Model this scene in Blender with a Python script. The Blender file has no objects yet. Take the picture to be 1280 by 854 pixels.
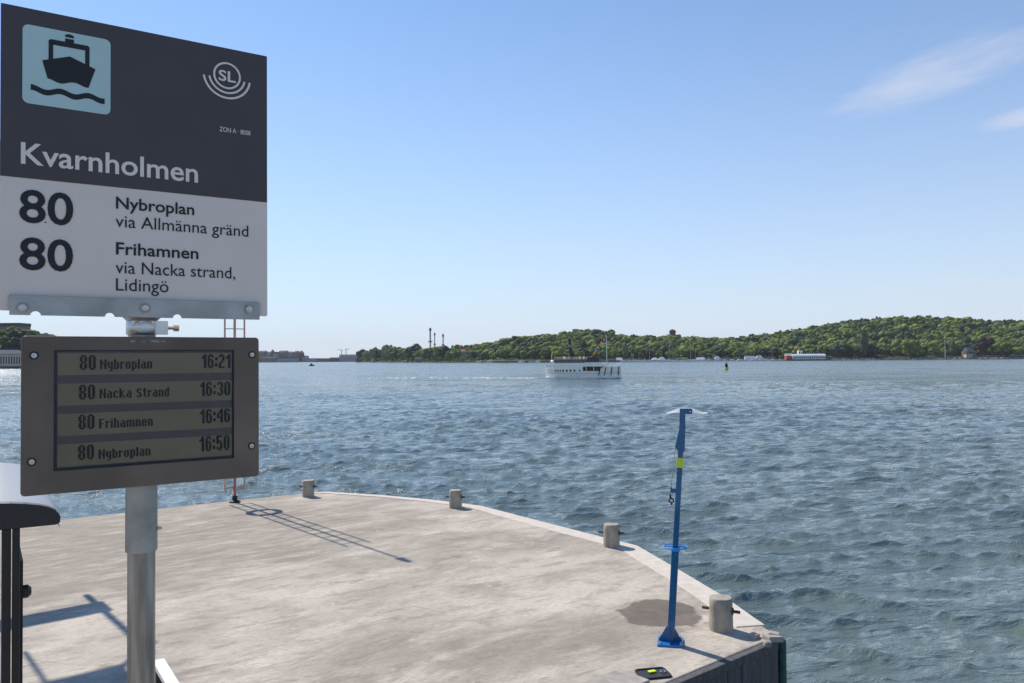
import bpy, math, random
import numpy as np
from mathutils import Vector, Matrix
random.seed(7); RNG = np.random.default_rng(11)
SC = bpy.context.scene; COL = SC.collection; PI = math.pi; R = math.radians

# ------------------------------------------------------------------ camera, world, sun, exposure
CAM_Z = 3.4; WATER_Z = -1.8
cd = bpy.data.cameras.new('camera'); cam = bpy.data.objects.new('camera', cd); COL.objects.link(cam)
cd.sensor_width = 36; cd.lens = 28.125; cd.clip_start = 0.05; cd.clip_end = 20000
cam.matrix_world = Matrix.Translation((0, 0, CAM_Z)) @ Matrix.Rotation(R(91.2), 4, 'X') @ Matrix.Rotation(R(-0.45), 4, 'Z')
SC.camera = cam
SUN_EL, SUN_AZ = R(45), math.atan2(-0.65, 0.76)          # azimuth from +Y towards +X
w = bpy.data.worlds.new('World'); SC.world = w; w.use_nodes = True
nt = w.node_tree; nt.nodes.clear(); N = nt.nodes.new; Lk = nt.links.new
def wmath(op, a, b=None, c=None, clamp=False):
    n = N('ShaderNodeMath'); n.operation = op; n.use_clamp = clamp
    for i, x in enumerate((a, b, c)):
        if x is None: continue
        if isinstance(x, (int, float)): n.inputs[i].default_value = x
        else: Lk(x, n.inputs[i])
    return n.outputs[0]
sky = N('ShaderNodeTexSky'); sky.sky_type = 'NISHITA'; sky.sun_disc = False
sky.sun_elevation = SUN_EL; sky.sun_rotation = SUN_AZ; sky.air_density = 1.0; sky.dust_density = 0.15; sky.ozone_density = 1.6
tc = N('ShaderNodeTexCoord'); sp = N('ShaderNodeSeparateXYZ'); Lk(tc.outputs['Generated'], sp.inputs[0])
az = wmath('ARCTAN2', sp.outputs[0], sp.outputs[1]); el = wmath('ARCSINE', sp.outputs[2])
cx = N('ShaderNodeCombineXYZ'); Lk(wmath('MULTIPLY', az, 5.0), cx.inputs[0])
Lk(wmath('ADD', wmath('MULTIPLY', el, 22.0), wmath('MULTIPLY', az, -3.0)), cx.inputs[1])
nz = N('ShaderNodeTexNoise'); nz.inputs['Scale'].default_value = 1.6; nz.inputs['Detail'].default_value = 7; nz.inputs['Roughness'].default_value = .62
Lk(cx.outputs[0], nz.inputs['Vector'])
def blob(a0, e0, sa, se, tilt):
    da = wmath('SUBTRACT', az, R(a0)); de = wmath('SUBTRACT', wmath('SUBTRACT', el, R(e0)), wmath('MULTIPLY', da, tilt))
    q = wmath('ADD', wmath('POWER', wmath('ABSOLUTE', wmath('DIVIDE', da, R(sa))), 2.0), wmath('POWER', wmath('ABSOLUTE', wmath('DIVIDE', de, R(se))), 2.0))
    return wmath('EXPONENT', wmath('MULTIPLY', q, -1.0))
placed = wmath('ADD', wmath('ADD', blob(28.3, 17.4, 6.2, 1.35, .17), blob(33, 14.2, 2.6, .6, .08)), wmath('ADD', blob(16, 24.6, 1.3, .35, .3), blob(62, 19, 10, 2.2, .1)))
placed = wmath('ADD', placed, wmath('ADD', wmath('MULTIPLY', blob(31, 4.2, 9, 1.3, 0), .5), wmath('ADD', blob(-75, 20, 14, 3, .1), blob(130, 24, 22, 4, .1))))
placed = wmath('ADD', placed, wmath('MULTIPLY', blob(-26, 2.5, 7, 1.5, 0), .5))
cl = wmath('MULTIPLY', wmath('MULTIPLY', wmath('ADD', wmath('SUBTRACT', nz.outputs[0], .62), wmath('MULTIPLY', placed, .52)), 1.7, None, True), wmath('MULTIPLY', placed, 2.2, None, True), None, True)
mx = N('ShaderNodeMixRGB'); mx.inputs[2].default_value = (4.5, 4.65, 5.2, 1)
Lk(wmath('MULTIPLY', cl, .72), mx.inputs[0])
# pale summer haze band lying on the whole horizon
hz = N('ShaderNodeMixRGB'); hz.inputs[2].default_value = (4.4, 4.7, 5.45, 1)
Lk(wmath('MULTIPLY', wmath('EXPONENT', wmath('MULTIPLY', wmath('ABSOLUTE', el), -4.1)), .95), hz.inputs[0])
tint = N('ShaderNodeMixRGB'); tint.blend_type = 'MULTIPLY'; tint.inputs[0].default_value = 1; tint.inputs[2].default_value = (.50, .73, .91, 1); Lk(sky.outputs[0], tint.inputs[1]); Lk(tint.outputs[0], hz.inputs[1]); Lk(hz.outputs[0], mx.inputs[1])
bg = N('ShaderNodeBackground'); bg.inputs['Strength'].default_value = .13; Lk(mx.outputs[0], bg.inputs[0])
wo = N('ShaderNodeOutputWorld'); Lk(bg.outputs[0], wo.inputs[0])
sl = bpy.data.lights.new('sun', 'SUN'); sl.energy = 4.0; sl.angle = R(.53); sl.color = (1, .92, .80)
sun = bpy.data.objects.new('sun', sl); COL.objects.link(sun)
sdir = Vector((math.sin(SUN_AZ) * math.cos(SUN_EL), math.cos(SUN_AZ) * math.cos(SUN_EL), math.sin(SUN_EL)))
sun.rotation_euler = sdir.to_track_quat('Z', 'Y').to_euler(); sun.location = (-20, 20, 40)
vs = SC.view_settings; vs.view_transform = 'Standard'; vs.look = 'None'; vs.exposure = 0.35; vs.gamma = 1; vs.use_curve_mapping = False
SC.render.engine = 'CYCLES'; SC.cycles.use_denoising = True; SC.cycles.denoising_input_passes = 'RGB_ALBEDO'; SC.cycles.denoising_prefilter = 'NONE'; SC.cycles.use_adaptive_sampling = False; SC.cycles.max_bounces = 6; SC.cycles.volume_bounces = 0
SC.cycles.glossy_bounces = 3; SC.cycles.transmission_bounces = 4; SC.cycles.sample_clamp_indirect = 4; SC.cycles.sample_clamp_direct = 12; SC.cycles.caustics_reflective = False; SC.cycles.caustics_refractive = False

# ------------------------------------------------------------------ survey: photo bearings -> points in the place
MW = cam.matrix_world.copy(); CP = MW.translation.copy()
def ray(u, v):
    return (MW.to_3x3() @ Vector(((u - 640) / 1000, -(v - 427) / 1000, -1)))
def at(u, v, z=0.0):
    d = ray(u, v); return CP + d * ((z - CP.z) / d.z)
def atd(u, v, y):
    d = ray(u, v); return CP + d * (y / d.y)
def hgt(u, v, y): return atd(u, v, y).z
def lerp_tab(tab, x):
    return float(np.interp(x, [a for a, b in tab], [b for a, b in tab]))

# ------------------------------------------------------------------ materials
MATS = {}
def mat(name, col, rough=.6, metal=0, var=.15, scale=8, bump=0, bscale=None, stretch=None, obj_rand=0, emit=0, spec=.5, dark=None, coat=0):
    if name in MATS: return MATS[name]
    m = bpy.data.materials.new(name); m.use_nodes = True; t = m.node_tree; b = t.nodes['Principled BSDF']
    b.inputs['Roughness'].default_value = rough; b.inputs['Metallic'].default_value = metal
    b.inputs['Specular IOR Level'].default_value = spec; b.inputs['Coat Weight'].default_value = coat
    tc = t.nodes.new('ShaderNodeTexCoord'); mp = t.nodes.new('ShaderNodeMapping'); t.links.new(tc.outputs['Object'], mp.inputs[0])
    if stretch: mp.inputs['Scale'].default_value = stretch
    n = t.nodes.new('ShaderNodeTexNoise'); n.inputs['Scale'].default_value = scale; n.inputs['Detail'].default_value = 5; t.links.new(mp.outputs[0], n.inputs['Vector'])
    r = t.nodes.new('ShaderNodeValToRGB'); r.color_ramp.elements[0].position = .3; r.color_ramp.elements[1].position = .7
    c = np.array(col[:3]); d = np.array(dark) if dark else c * (1 - var)
    r.color_ramp.elements[0].color = (*d, 1); r.color_ramp.elements[1].color = (*np.clip(c * (1 + (0 if dark else var)), 0, 1), 1)
    t.links.new(n.outputs[0], r.inputs[0]); out = r.outputs[0]
    if obj_rand:
        oi = t.nodes.new('ShaderNodeObjectInfo'); hs = t.nodes.new('ShaderNodeHueSaturation')
        mr = t.nodes.new('ShaderNodeMapRange'); mr.inputs['To Min'].default_value = 1 - obj_rand; mr.inputs['To Max'].default_value = 1 + obj_rand
        t.links.new(oi.outputs['Random'], mr.inputs[0]); t.links.new(mr.outputs[0], hs.inputs['Value'])
        m2 = t.nodes.new('ShaderNodeMapRange'); m2.inputs['To Min'].default_value = .5 - obj_rand * .05; m2.inputs['To Max'].default_value = .5 + obj_rand * .03
        t.links.new(oi.outputs['Random'], m2.inputs[0]); t.links.new(m2.outputs[0], hs.inputs['Hue'])
        t.links.new(out, hs.inputs['Color']); out = hs.outputs[0]
    t.links.new(out, b.inputs['Base Color'])
    if bump:
        nb = t.nodes.new('ShaderNodeTexNoise'); nb.inputs['Scale'].default_value = bscale or scale * 4; nb.inputs['Detail'].default_value = 4
        t.links.new(mp.outputs[0], nb.inputs['Vector']); bp = t.nodes.new('ShaderNodeBump'); bp.inputs['Strength'].default_value = bump; bp.inputs['Distance'].default_value = .02
        t.links.new(nb.outputs[0], bp.inputs['Height']); t.links.new(bp.outputs[0], b.inputs['Normal'])
    if emit:
        b.inputs['Emission Color'].default_value = (*col[:3], 1); b.inputs['Emission Strength'].default_value = emit
    MATS[name] = m; return m
M_galv = mat('galvanised_steel', (.38, .375, .36), .45, .65, .22, 14, .08, 60)
M_galvpole = mat('galvanised_tube', (.34, .31, .275), .40, .6, .42, 9, .05, 80, (6, 6, .6))
M_collar = mat('brushed_steel', (.55, .55, .55), .3, .9, .08, 30)
M_bolt = mat('zinc_bolt', (.55, .49, .46), .35, .8, .15, 60)
M_case = mat('brown_anodised_case', (.15, .115, .092), .45, .3, .28, 5, .04, 40)
M_signdark = mat('sign_dark_grey', (.066, .052, .054), .45, 0, .10, 7)
M_signwhite = mat('sign_pale_grey', (.80, .70, .64), .5, 0, .04, 6)
M_print = mat('print_black', (.014, .014, .018), .6, 0, .05, 5)
M_printw = mat('print_white', (.86, .76, .70), .55, 0, .03, 5)
M_icon = mat('print_light_blue', (.50, .68, .68), .5, 0, .04, 6)
M_lcdbg = mat('lcd_blue_grey', (.15, .12, .125), .3, 0, .06, 5)
M_lcd = mat('lcd_olive', (.31, .265, .17), .3, 0, .10, 9)
M_lcdink = mat('lcd_ink', (.008, .008, .014), .4, 0, .05, 9)
M_lcdedge = mat('lcd_edge', (.02, .025, .05), .35)
M_black = mat('black_steel', (.018, .018, .02), .4, .2, .2, 6)
M_roofcap = mat('dark_roof_profile', (.025, .025, .03), .45, .1, .15, 6)
M_roofgrey = mat('pale_roof_sheet', (.27, .27, .28), .35, .3, .06, 4)
M_white = mat('white_paint', (.78, .78, .76), .4, 0, .05, 3)
M_blue = mat('blue_gloss_paint', (.002, .115, .275), .28, 0, .12, 5, coat=.3)
M_lblue = mat('light_blue_paint', (.03, .30, .72), .35)
M_yellow = mat('yellow_reflective', (.72, .85, .02), .4, 0, .05, 20)
M_red = mat('red_paint', (.38, .12, .085), .45, 0, .2, 8)
M_pink = mat('weathered_pale_red', (.55, .36, .30), .5, 0, .15, 8)
M_rubber = mat('black_rubber', (.015, .015, .015), .7)
M_rope = mat('rope', (.42, .36, .28), .9)
M_orange = mat('lifebuoy_orange', (.75, .12, .03), .5)

# ------------------------------------------------------------------ mesh helpers
class MB:
    def __init__(s): s.v = []; s.f = []
    def add(s, vs, fs):
        o = len(s.v); s.v += [tuple(p) for p in vs]; s.f += [tuple(i + o for i in f) for f in fs]; return s
    def box(s, c, d, rz=0, rx=0, ry=0, taper=1):
        m = Matrix.Rotation(rz, 3, 'Z') @ Matrix.Rotation(ry, 3, 'Y') @ Matrix.Rotation(rx, 3, 'X')
        vs = []
        for z in (-.5, .5):
            k = 1 if z < 0 else taper
            for x, y in ((-.5, -.5), (.5, -.5), (.5, .5), (-.5, .5)):
                vs.append(Vector(c) + m @ Vector((x * d[0] * k, y * d[1] * k, z * d[2])))
        return s.add(vs, [(3, 2, 1, 0), (4, 5, 6, 7), (0, 1, 5, 4), (1, 2, 6, 5), (2, 3, 7, 6), (3, 0, 4, 7)])
    def tube(s, p0, p1, r0, r1=None, n=12, caps=True):
        r1 = r0 if r1 is None else r1; p0 = Vector(p0); p1 = Vector(p1); q = (p1 - p0).to_track_quat('Z', 'Y').to_matrix()
        vs = []
        for p, r in ((p0, r0), (p1, r1)):
            for i in range(n):
                a = 2 * PI * i / n; vs.append(p + q @ Vector((r * math.cos(a), r * math.sin(a), 0)))
        fs = [(i, (i + 1) % n, n + (i + 1) % n, n + i) for i in range(n)]
        if caps: fs += [tuple(range(n - 1, -1, -1)), tuple(range(n, 2 * n))]
        return s.add(vs, fs)
    def path(s, pts, r, n=8):
        for a, b in zip(pts[:-1], pts[1:]): s.tube(a, b, r, r, n)
        return s
    def prism(s, poly, z0, z1, M=None):
        n = len(poly); vs = [Vector((x, y, z0)) for x, y in poly] + [Vector((x, y, z1)) for x, y in poly]
        if M: vs = [M @ p for p in vs]
        return s.add(vs, [tuple(range(n - 1, -1, -1)), tuple(range(n, 2 * n))] + [(i, (i + 1) % n, n + (i + 1) % n, n + i) for i in range(n)])
    def prism_xz(s, poly, y0, y1):       # outline in x,z; front at y0 (towards -Y), back at y1
        n = len(poly); vs = [(x, y0, z) for x, z in poly] + [(x, y1, z) for x, z in poly]
        return s.add(vs, [tuple(range(n)), tuple(range(2 * n - 1, n - 1, -1))] + [((i + 1) % n, i, n + i, n + (i + 1) % n) for i in range(n)])
    def lathe(s, prof, n=24, c=(0, 0, 0)):
        vs = []; k = len(prof)
        for i in range(n):
            a = 2 * PI * i / n
            vs += [(c[0] + r * math.cos(a), c[1] + r * math.sin(a), c[2] + z) for r, z in prof]
        fs = [(i * k + j, ((i + 1) % n) * k + j, ((i + 1) % n) * k + j + 1, i * k + j + 1) for i in range(n) for j in range(k - 1)]
        fs += [tuple(i * k + k - 1 for i in range(n)), tuple(i * k for i in range(n - 1, -1, -1))]
        return s.add(vs, fs)
    def torus(s, c, R0, r, n=24, m=8, axis='Z', arc=2 * PI, a0=0):
        vs = []; full = arc >= 2 * PI - 1e-6; k = n if full else n + 1
        for i in range(k):
            a = a0 + arc * i / n
            for j in range(m):
                b = 2 * PI * j / m; x = (R0 + r * math.cos(b)) * math.cos(a); y = (R0 + r * math.cos(b)) * math.sin(a); z = r * math.sin(b)
                p = {'Z': (x, y, z), 'Y': (x, z, y), 'X': (z, x, y)}[axis]; vs.append((c[0] + p[0], c[1] + p[1], c[2] + p[2]))
        fs = [(i * m + j, ((i + 1) % k) * m + j, ((i + 1) % k) * m + (j + 1) % m, i * m + (j + 1) % m) for i in range(n) for j in range(m)]
        return s.add(vs, fs)
    def build(s, name, m, parent=None, loc=None, bevel=0, smooth=False, rot=None, seg=2):
        me = bpy.data.meshes.new(name); me.from_pydata(s.v, [], s.f); me.materials.append(m)
        o = bpy.data.objects.new(name, me); COL.objects.link(o)
        if parent: o.parent = parent
        if loc is not None: o.location = loc
        if rot is not None: o.rotation_euler = rot
        if smooth:
            me.shade_smooth()
            try: me.set_sharp_from_angle(angle=R(40))
            except Exception: pass
        if bevel:
            b = o.modifiers.new('bevel', 'BEVEL'); b.width = bevel; b.segments = seg; b.limit_method = 'ANGLE'; b.angle_limit = R(35)
        return o
def tag(o, label=None, cat=None, group=None, kind=None):
    if label: o['label'] = label
    if cat: o['category'] = cat
    if group: o['group'] = group
    if kind: o['kind'] = kind
    return o
def thing(name, label, cat, loc=(0, 0, 0), rz=0, group=None, tilt=None):
    o = bpy.data.objects.new(name, None); COL.objects.link(o); o.location = loc; o.rotation_euler = (tilt[0], tilt[1], rz) if tilt else (0, 0, rz)
    o.empty_display_size = .2; return tag(o, label, cat, group)
def dup(root, loc, rz=None, label=None, scale=None):
    def rec(o, par):
        c = o.copy(); COL.objects.link(c)
        if par: c.parent = par
        for ch in KIDS.get(o.name, []): rec(ch, c)
        return c
    KIDS = {}
    for o in COL.objects:
        if o.parent: KIDS.setdefault(o.parent.name, []).append(o)
    r = rec(root, None); r.location = loc
    if rz is not None: r.rotation_euler[2] = rz
    if label: r['label'] = label
    if scale: r.scale = (scale,) * 3
    return r
def rrect(x0, x1, z0, z1, r, n=6):
    pts = []
    for cx_, cz_, a0 in ((x1 - r, z0 + r, -PI / 2), (x1 - r, z1 - r, 0), (x0 + r, z1 - r, PI / 2), (x0 + r, z0 + r, PI)):
        for i in range(n + 1):
            a = a0 + PI / 2 * i / n; pts.append((cx_ + r * math.cos(a), cz_ + r * math.sin(a)))
    return pts

# ------------------------------------------------------------------ WATER (one sheet to the horizon)
def build_water():
    r = [3.0]
    while r[-1] < 9000:
        k = r[-1]
        r.append(k * (1.0048 if k < 45 else (1.0038 if k < 330 else (1.009 if k < 900 else 1.08))))
    r = np.array(r)
    dense = np.radians(np.arange(-41, 41.001, .12)); coarse = np.radians(np.arange(45, 318, 4.0))
    th = np.concatenate([dense, coarse]); nR, nT = len(r), len(th)
    RR, TT = np.meshgrid(r, th, indexing='ij'); X = RR * np.sin(TT); Y = RR * np.cos(TT); Z = np.zeros_like(X)
    step = np.maximum(np.gradient(r)[:, None] * np.ones_like(X), RR * .0018)
    # slow gust field so the chop is uneven
    gust = np.zeros_like(X)
    for i in range(10):
        a = RNG.uniform(0, 2 * PI); k = 2 * PI / RNG.uniform(14, 70); gust += np.sin(k * (X * math.cos(a) + Y * math.sin(a)) + RNG.uniform(0, 6.28))
    gust = np.clip(1 + gust * .11, .5, 1.6)
    DX = np.zeros_like(X); DY = np.zeros_like(X); V2 = np.zeros_like(X) + 1e-6
    wind = R(-100)
    for i in range(150):
        lam = .15 * (1.9 / .15) ** RNG.random() ** .8; a = wind + RNG.normal(0, .34 if lam > .9 else .6); k = 2 * PI / lam
        amp = .0056 * lam ** .92 * RNG.uniform(.6, 1.3)
        att = np.clip((lam / step - 1.8) / 2.2, 0, 1)
        if not att.any(): continue
        ph = k * (X * math.cos(a) + Y * math.sin(a)) + RNG.uniform(0, 6.28) + 1.2 * np.sin((X * math.sin(a) - Y * math.cos(a)) * k * .23 + i) 
        A = amp * att * gust
        V2 += A * A / 2; Z += A * np.sin(ph); q = .8 * A * np.cos(ph); DX += q * math.cos(a); DY += q * math.sin(a)
    sg_ = np.sqrt(V2); Z = .85 * Z + .30 * (np.clip(Z, -9, 2.2 * sg_) ** 2 / sg_ - sg_)      # narrow crests, broad flat troughs
    dm = (TT <= np.radians(41.01)) | (TT >= np.radians(318.9))
    fade = np.clip((RR - 3.0) / 1.5, 0, 1) * dm
    Z *= fade; DX *= fade; DY *= fade
    P = np.stack([X + DX, Y + DY, Z + WATER_Z], -1).reshape(-1, 3)
    i = np.arange(nR - 1)[:, None]; j = np.arange(nT)[None, :]; j2 = (j + 1) % nT
    F = np.stack([i * nT + j, (i + 1) * nT + j, (i + 1) * nT + j2, i * nT + j2], -1).reshape(-1, 4)
    c = len(P); P = np.vstack([P, [0, 0, WATER_Z]]); me = bpy.data.meshes.new('water')
    tri = np.stack([np.full(nT, c), np.arange(nT), (np.arange(nT) + 1) % nT], -1)
    nv, nq = len(P), len(F); me.vertices.add(nv); me.vertices.foreach_set('co', P.ravel())
    loops = np.concatenate([F.ravel(), tri.ravel()]); me.loops.add(len(loops)); me.loops.foreach_set('vertex_index', loops)
    st = np.concatenate([np.arange(nq) * 4, nq * 4 + np.arange(nT) * 3]); me.polygons.add(nq + nT); me.polygons.foreach_set('loop_start', st)
    me.update(calc_edges=True); me.shade_smooth()
    m = bpy.data.materials.new('water_surface'); m.use_nodes = True; t = m.node_tree; b = t.nodes['Principled BSDF']; nn = t.nodes.new; lk = t.links.new
    b.inputs['Base Color'].default_value = (.115, .150, .130, 1); b.inputs['Roughness'].default_value = .07; b.inputs['IOR'].default_value = 1.7; b.inputs['Specular IOR Level'].default_value = .8
    geo = nn('ShaderNodeNewGeometry')
    bp = None
    for sc_, stg, dist, strx in ((2.6, .8, .10, (1, 2.2, 1)), (8, .75, .04, (1, 1.9, 1)), (.6, .30, .30, (1, 2.6, 1)), (.10, .6, 1.6, (1, 3.0, 1))):
        m0 = nn('ShaderNodeMapping'); m0.inputs['Rotation'].default_value = (0, 0, R(-16)); lk(geo.outputs['Position'], m0.inputs[0])
        mp = nn('ShaderNodeMapping'); mp.inputs['Scale'].default_value = strx; lk(m0.outputs[0], mp.inputs[0])
        no = nn('ShaderNodeTexNoise'); no.inputs['Scale'].default_value = sc_; no.inputs['Detail'].default_value = 4; no.inputs['Roughness'].default_value = .6; no.inputs['Distortion'].default_value = .4
        lk(mp.outputs[0], no.inputs['Vector']); bb = nn('ShaderNodeBump'); bb.inputs['Strength'].default_value = stg; bb.inputs['Distance'].default_value = dist
        lk(no.outputs[0], bb.inputs['Height'])
        if bp: lk(bp.outputs[0], bb.inputs['Normal'])
        bp = bb
    lk(bp.outputs[0], b.inputs['Normal'])
    sx = nn('ShaderNodeSeparateXYZ'); lk(geo.outputs['Position'], sx.inputs[0]); mr = nn('ShaderNodeMapRange'); mr.interpolation_type = 'SMOOTHSTEP'
    mr.inputs['From Min'].default_value = 25; mr.inputs['From Max'].default_value = 420; mr.inputs['To Min'].default_value = .05; mr.inputs['To Max'].default_value = .24   # open water is choppier than the lee of the quay
    lk(sx.outputs[1], mr.inputs[0])
    mg = nn('ShaderNodeMapping'); mg.inputs['Scale'].default_value = (1, 3.5, 1); lk(geo.outputs['Position'], mg.inputs[0]); ng = nn('ShaderNodeTexNoise'); ng.inputs['Scale'].default_value = .035; ng.inputs['Detail'].default_value = 6; lk(mg.outputs[0], ng.inputs['Vector'])
    g1 = nn('ShaderNodeMapRange'); g1.inputs['From Min'].default_value = .35; g1.inputs['From Max'].default_value = .65; g1.inputs['To Min'].default_value = .45; g1.inputs['To Max'].default_value = 1.5; lk(ng.outputs[0], g1.inputs[0])
    mu = nn('ShaderNodeMath'); mu.operation = 'MULTIPLY'; lk(mr.outputs[0], mu.inputs[0]); lk(g1.outputs[0], mu.inputs[1]); lk(mu.outputs[0], b.inputs['Roughness'])
    me.materials.append(m); o = bpy.data.objects.new('water', me); COL.objects.link(o); o['kind'] = 'structure'
build_water()
o = MB().box((0, 0, WATER_Z - 5), (24000, 24000, .5)).build('seabed', mat('mud', (.03, .05, .05), 1)); o['kind'] = 'structure'

# ------------------------------------------------------------------ QUAY
def concrete():
    m = bpy.data.materials.new('quay_concrete'); m.use_nodes = True; t = m.node_tree; b = t.nodes['Principled BSDF']; nn = t.nodes.new; lk = t.links.new
    b.inputs['Roughness'].default_value = .88; b.inputs['Specular IOR Level'].default_value = .25
    geo = nn('ShaderNodeNewGeometry')
    def noise(scale, det, stretch, rot=R(24), rough=.55, dist=0):
        m0 = nn('ShaderNodeMapping'); m0.inputs['Rotation'].default_value = (0, 0, -rot); lk(geo.outputs['Position'], m0.inputs[0])
        mp = nn('ShaderNodeMapping'); mp.inputs['Scale'].default_value = stretch; lk(m0.outputs[0], mp.inputs[0]); n = nn('ShaderNodeTexNoise'); n.inputs['Scale'].default_value = scale; n.inputs['Detail'].default_value = det
        n.inputs['Roughness'].default_value = rough; n.inputs['Distortion'].default_value = dist; lk(mp.outputs[0], n.inputs['Vector']); return n.outputs[0]
    def mth(op, a, b_=None, clamp=False):
        n = nn('ShaderNodeMath'); n.operation = op; n.use_clamp = clamp
        for i, x in enumerate((a, b_)):
            if x is None: continue
            if isinstance(x, (int, float)): n.inputs[i].default_value = x
            else: lk(x, n.inputs[i])
        return n.outputs[0]
    def ramp(x, p0, p1):
        n = nn('ShaderNodeMapRange'); n.inputs['From Min'].default_value = p0; n.inputs['From Max'].default_value = p1; n.interpolation_type = 'SMOOTHSTEP'; lk(x, n.inputs[0]); return n.outputs[0]
    def mix(f, a, b_):
        n = nn('ShaderNodeMixRGB')
        if isinstance(f, float): n.inputs[0].default_value = f
        else: lk(f, n.inputs[0])
        for i, x in ((1, a), (2, b_)):
            if isinstance(x, tuple): n.inputs[i].default_value = x
            else: lk(x, n.inputs[i])
        return n.outputs[0]
    col = mix(ramp(noise(.28, 5, (1, 1.5, 1), R(40), .6, .6), .36, .66), (.55, .49, .41, 1), (.38, .34, .285, 1))
    col = mix(mth('MULTIPLY', ramp(noise(.5, 9, (.8, 1.25, 1), R(36), .70, .4), .46, .68), .7), col, (.22, .190, .158, 1))
    col = mix(mth('MULTIPLY', ramp(noise(.7, 9, (.7, 1.5, 1), R(46), .70, .3), .5, .66), .75), col, (.66, .57, .485, 1))
    col = mix(mth('MULTIPLY', ramp(noise(2.2, 9, (.6, 1.5, 1), R(34), .78, .2), .47, .64), .5), col, (.18, .148, .122, 1))
    col = mix(mth('MULTIPLY', ramp(noise(7, 7, (.7, 1.3, 1), R(34), .8, .2), .54, .74), .45), col, (.66, .58, .50, 1))
    col = mix(mth('MULTIPLY', ramp(noise(20, 6, (.6, 1.3, 1), R(36), .8), .46, .66), .45), col, (.20, .17, .145, 1))
    col = mix(mth('MULTIPLY', ramp(noise(80, 2, (1, 1, 1), 0, .7), .56, .74), .3), col, (.62, .56, .49, 1))
    # scuffs: a few long thin scratches
    for sc_, rt, off in ((.22, R(-62), 3.0), (.16, R(20), 9.0)):
        m0 = nn('ShaderNodeMapping'); m0.inputs['Rotation'].default_value = (0, 0, rt); m0.inputs['Location'].default_value = (off, off, 0); lk(geo.outputs['Position'], m0.inputs[0])
        m1 = nn('ShaderNodeMapping'); m1.inputs['Scale'].default_value = (.12, 1, 1); lk(m0.outputs[0], m1.inputs[0])
        vo = nn('ShaderNodeTexNoise'); vo.inputs['Scale'].default_value = sc_ * 5; vo.inputs['Detail'].default_value = 1; lk(m1.outputs[0], vo.inputs['Vector'])
        band = mth('SUBTRACT', 1.0, mth('DIVIDE', mth('ABSOLUTE', mth('SUBTRACT', vo.outputs[0], .55)), .0045), True)
        col = mix(mth('MULTIPLY', mth('MULTIPLY', band, ramp(noise(1.2, 3, (1, 1, 1), 0), .45, .6)), .40), col, (.64, .57, .50, 1) if off < 5 else (.2, .17, .15, 1))
    # old dark wear over the inner part, a grimy band towards the near edge
    sx = nn('ShaderNodeSeparateXYZ'); lk(geo.outputs['Position'], sx.inputs[0])
    for (pu, pv_), ra, rb, st_ in (((190, 672), 5.5, 4.0, .62), ((330, 650), 3.0, 2.6, .45), ((40, 700), 5, 3, .4), ((640, 800), 2.6, .9, .42), ((800, 690), 1.2, 2.2, .22)):
        c = at(pu, pv_, 0); dx = mth('DIVIDE', mth('SUBTRACT', sx.outputs[0], c.x), ra); dy = mth('DIVIDE', mth('SUBTRACT', sx.outputs[1], c.y), rb)
        rr = mth('ADD', mth('SQRT', mth('ADD', mth('MULTIPLY', dx, dx), mth('MULTIPLY', dy, dy))), mth('MULTIPLY', mth('SUBTRACT', noise(.8, 6, (.6, 1.6, 1), R(38), .7), .5), 2.2))
        mk = mth('SUBTRACT', 1.0, ramp(rr, .35, 1.25)); col = mix(mth('MULTIPLY', mth('MULTIPLY', mk, st_), ramp(noise(3, 7, (.5, 2, 1), R(38), .75), .3, .6)), col, (.225, .192, .157, 1))
    # wet stain by the hoist (a stain with its own outline)
    c = at(823, 767, 0); sx = nn('ShaderNodeSeparateXYZ'); lk(geo.outputs['Position'], sx.inputs[0])
    wob = mth('MULTIPLY', mth('SUBTRACT', noise(2.2, 5, (1, 1, 1), 0), .5), 1.1)
    dx = mth('DIVIDE', mth('SUBTRACT', sx.outputs[0], c.x), .50); dy = mth('DIVIDE', mth('SUBTRACT', sx.outputs[1], c.y), .62)
    rr = mth('ADD', mth('SQRT', mth('ADD', mth('MULTIPLY', dx, dx), mth('MULTIPLY', dy, dy))), wob)
    n = nn('ShaderNodeMapRange'); n.inputs['From Min'].default_value = 1.06; n.inputs['From Max'].default_value = .96; lk(rr, n.inputs[0]); stain = n.outputs[0]
    col = mix(mth('MULTIPLY', stain, mth('ADD', .55, mth('MULTIPLY', noise(5, 5, (1, 1, 1), 0, .7), .55))), col, (.125, .103, .085, 1))
    # sides: cast face with vertical runs, its shade painted in as darker colour
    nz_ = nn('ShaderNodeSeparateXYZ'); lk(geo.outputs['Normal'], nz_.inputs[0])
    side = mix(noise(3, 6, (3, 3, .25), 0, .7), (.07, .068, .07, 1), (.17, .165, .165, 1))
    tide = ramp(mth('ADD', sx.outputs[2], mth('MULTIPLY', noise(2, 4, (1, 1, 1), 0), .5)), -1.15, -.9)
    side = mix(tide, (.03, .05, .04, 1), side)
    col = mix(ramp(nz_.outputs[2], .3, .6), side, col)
    lk(col, b.inputs['Base Color'])
    bp = nn('ShaderNodeBump'); bp.inputs['Strength'].default_value = .35; bp.inputs['Distance'].default_value = .012
    lk(mth('ADD', noise(35, 5, (1, 1, 1), 0, .7), mth('MULTIPLY', noise(4, 5, (.5, 6, 1), R(20)), 1.5)), bp.inputs['Height']); lk(bp.outputs[0], b.inputs['Normal'])
    return m
M_conc = concrete()
M_bollard = mat('bollard_concrete', (.36, .315, .255), .85, 0, .28, 9, .3, 60, (1, 1, .5))
M_edge = mat('pale_edge_concrete', (.58, .52, .45), .85, 0, .10, 6, .25, 50)
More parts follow.
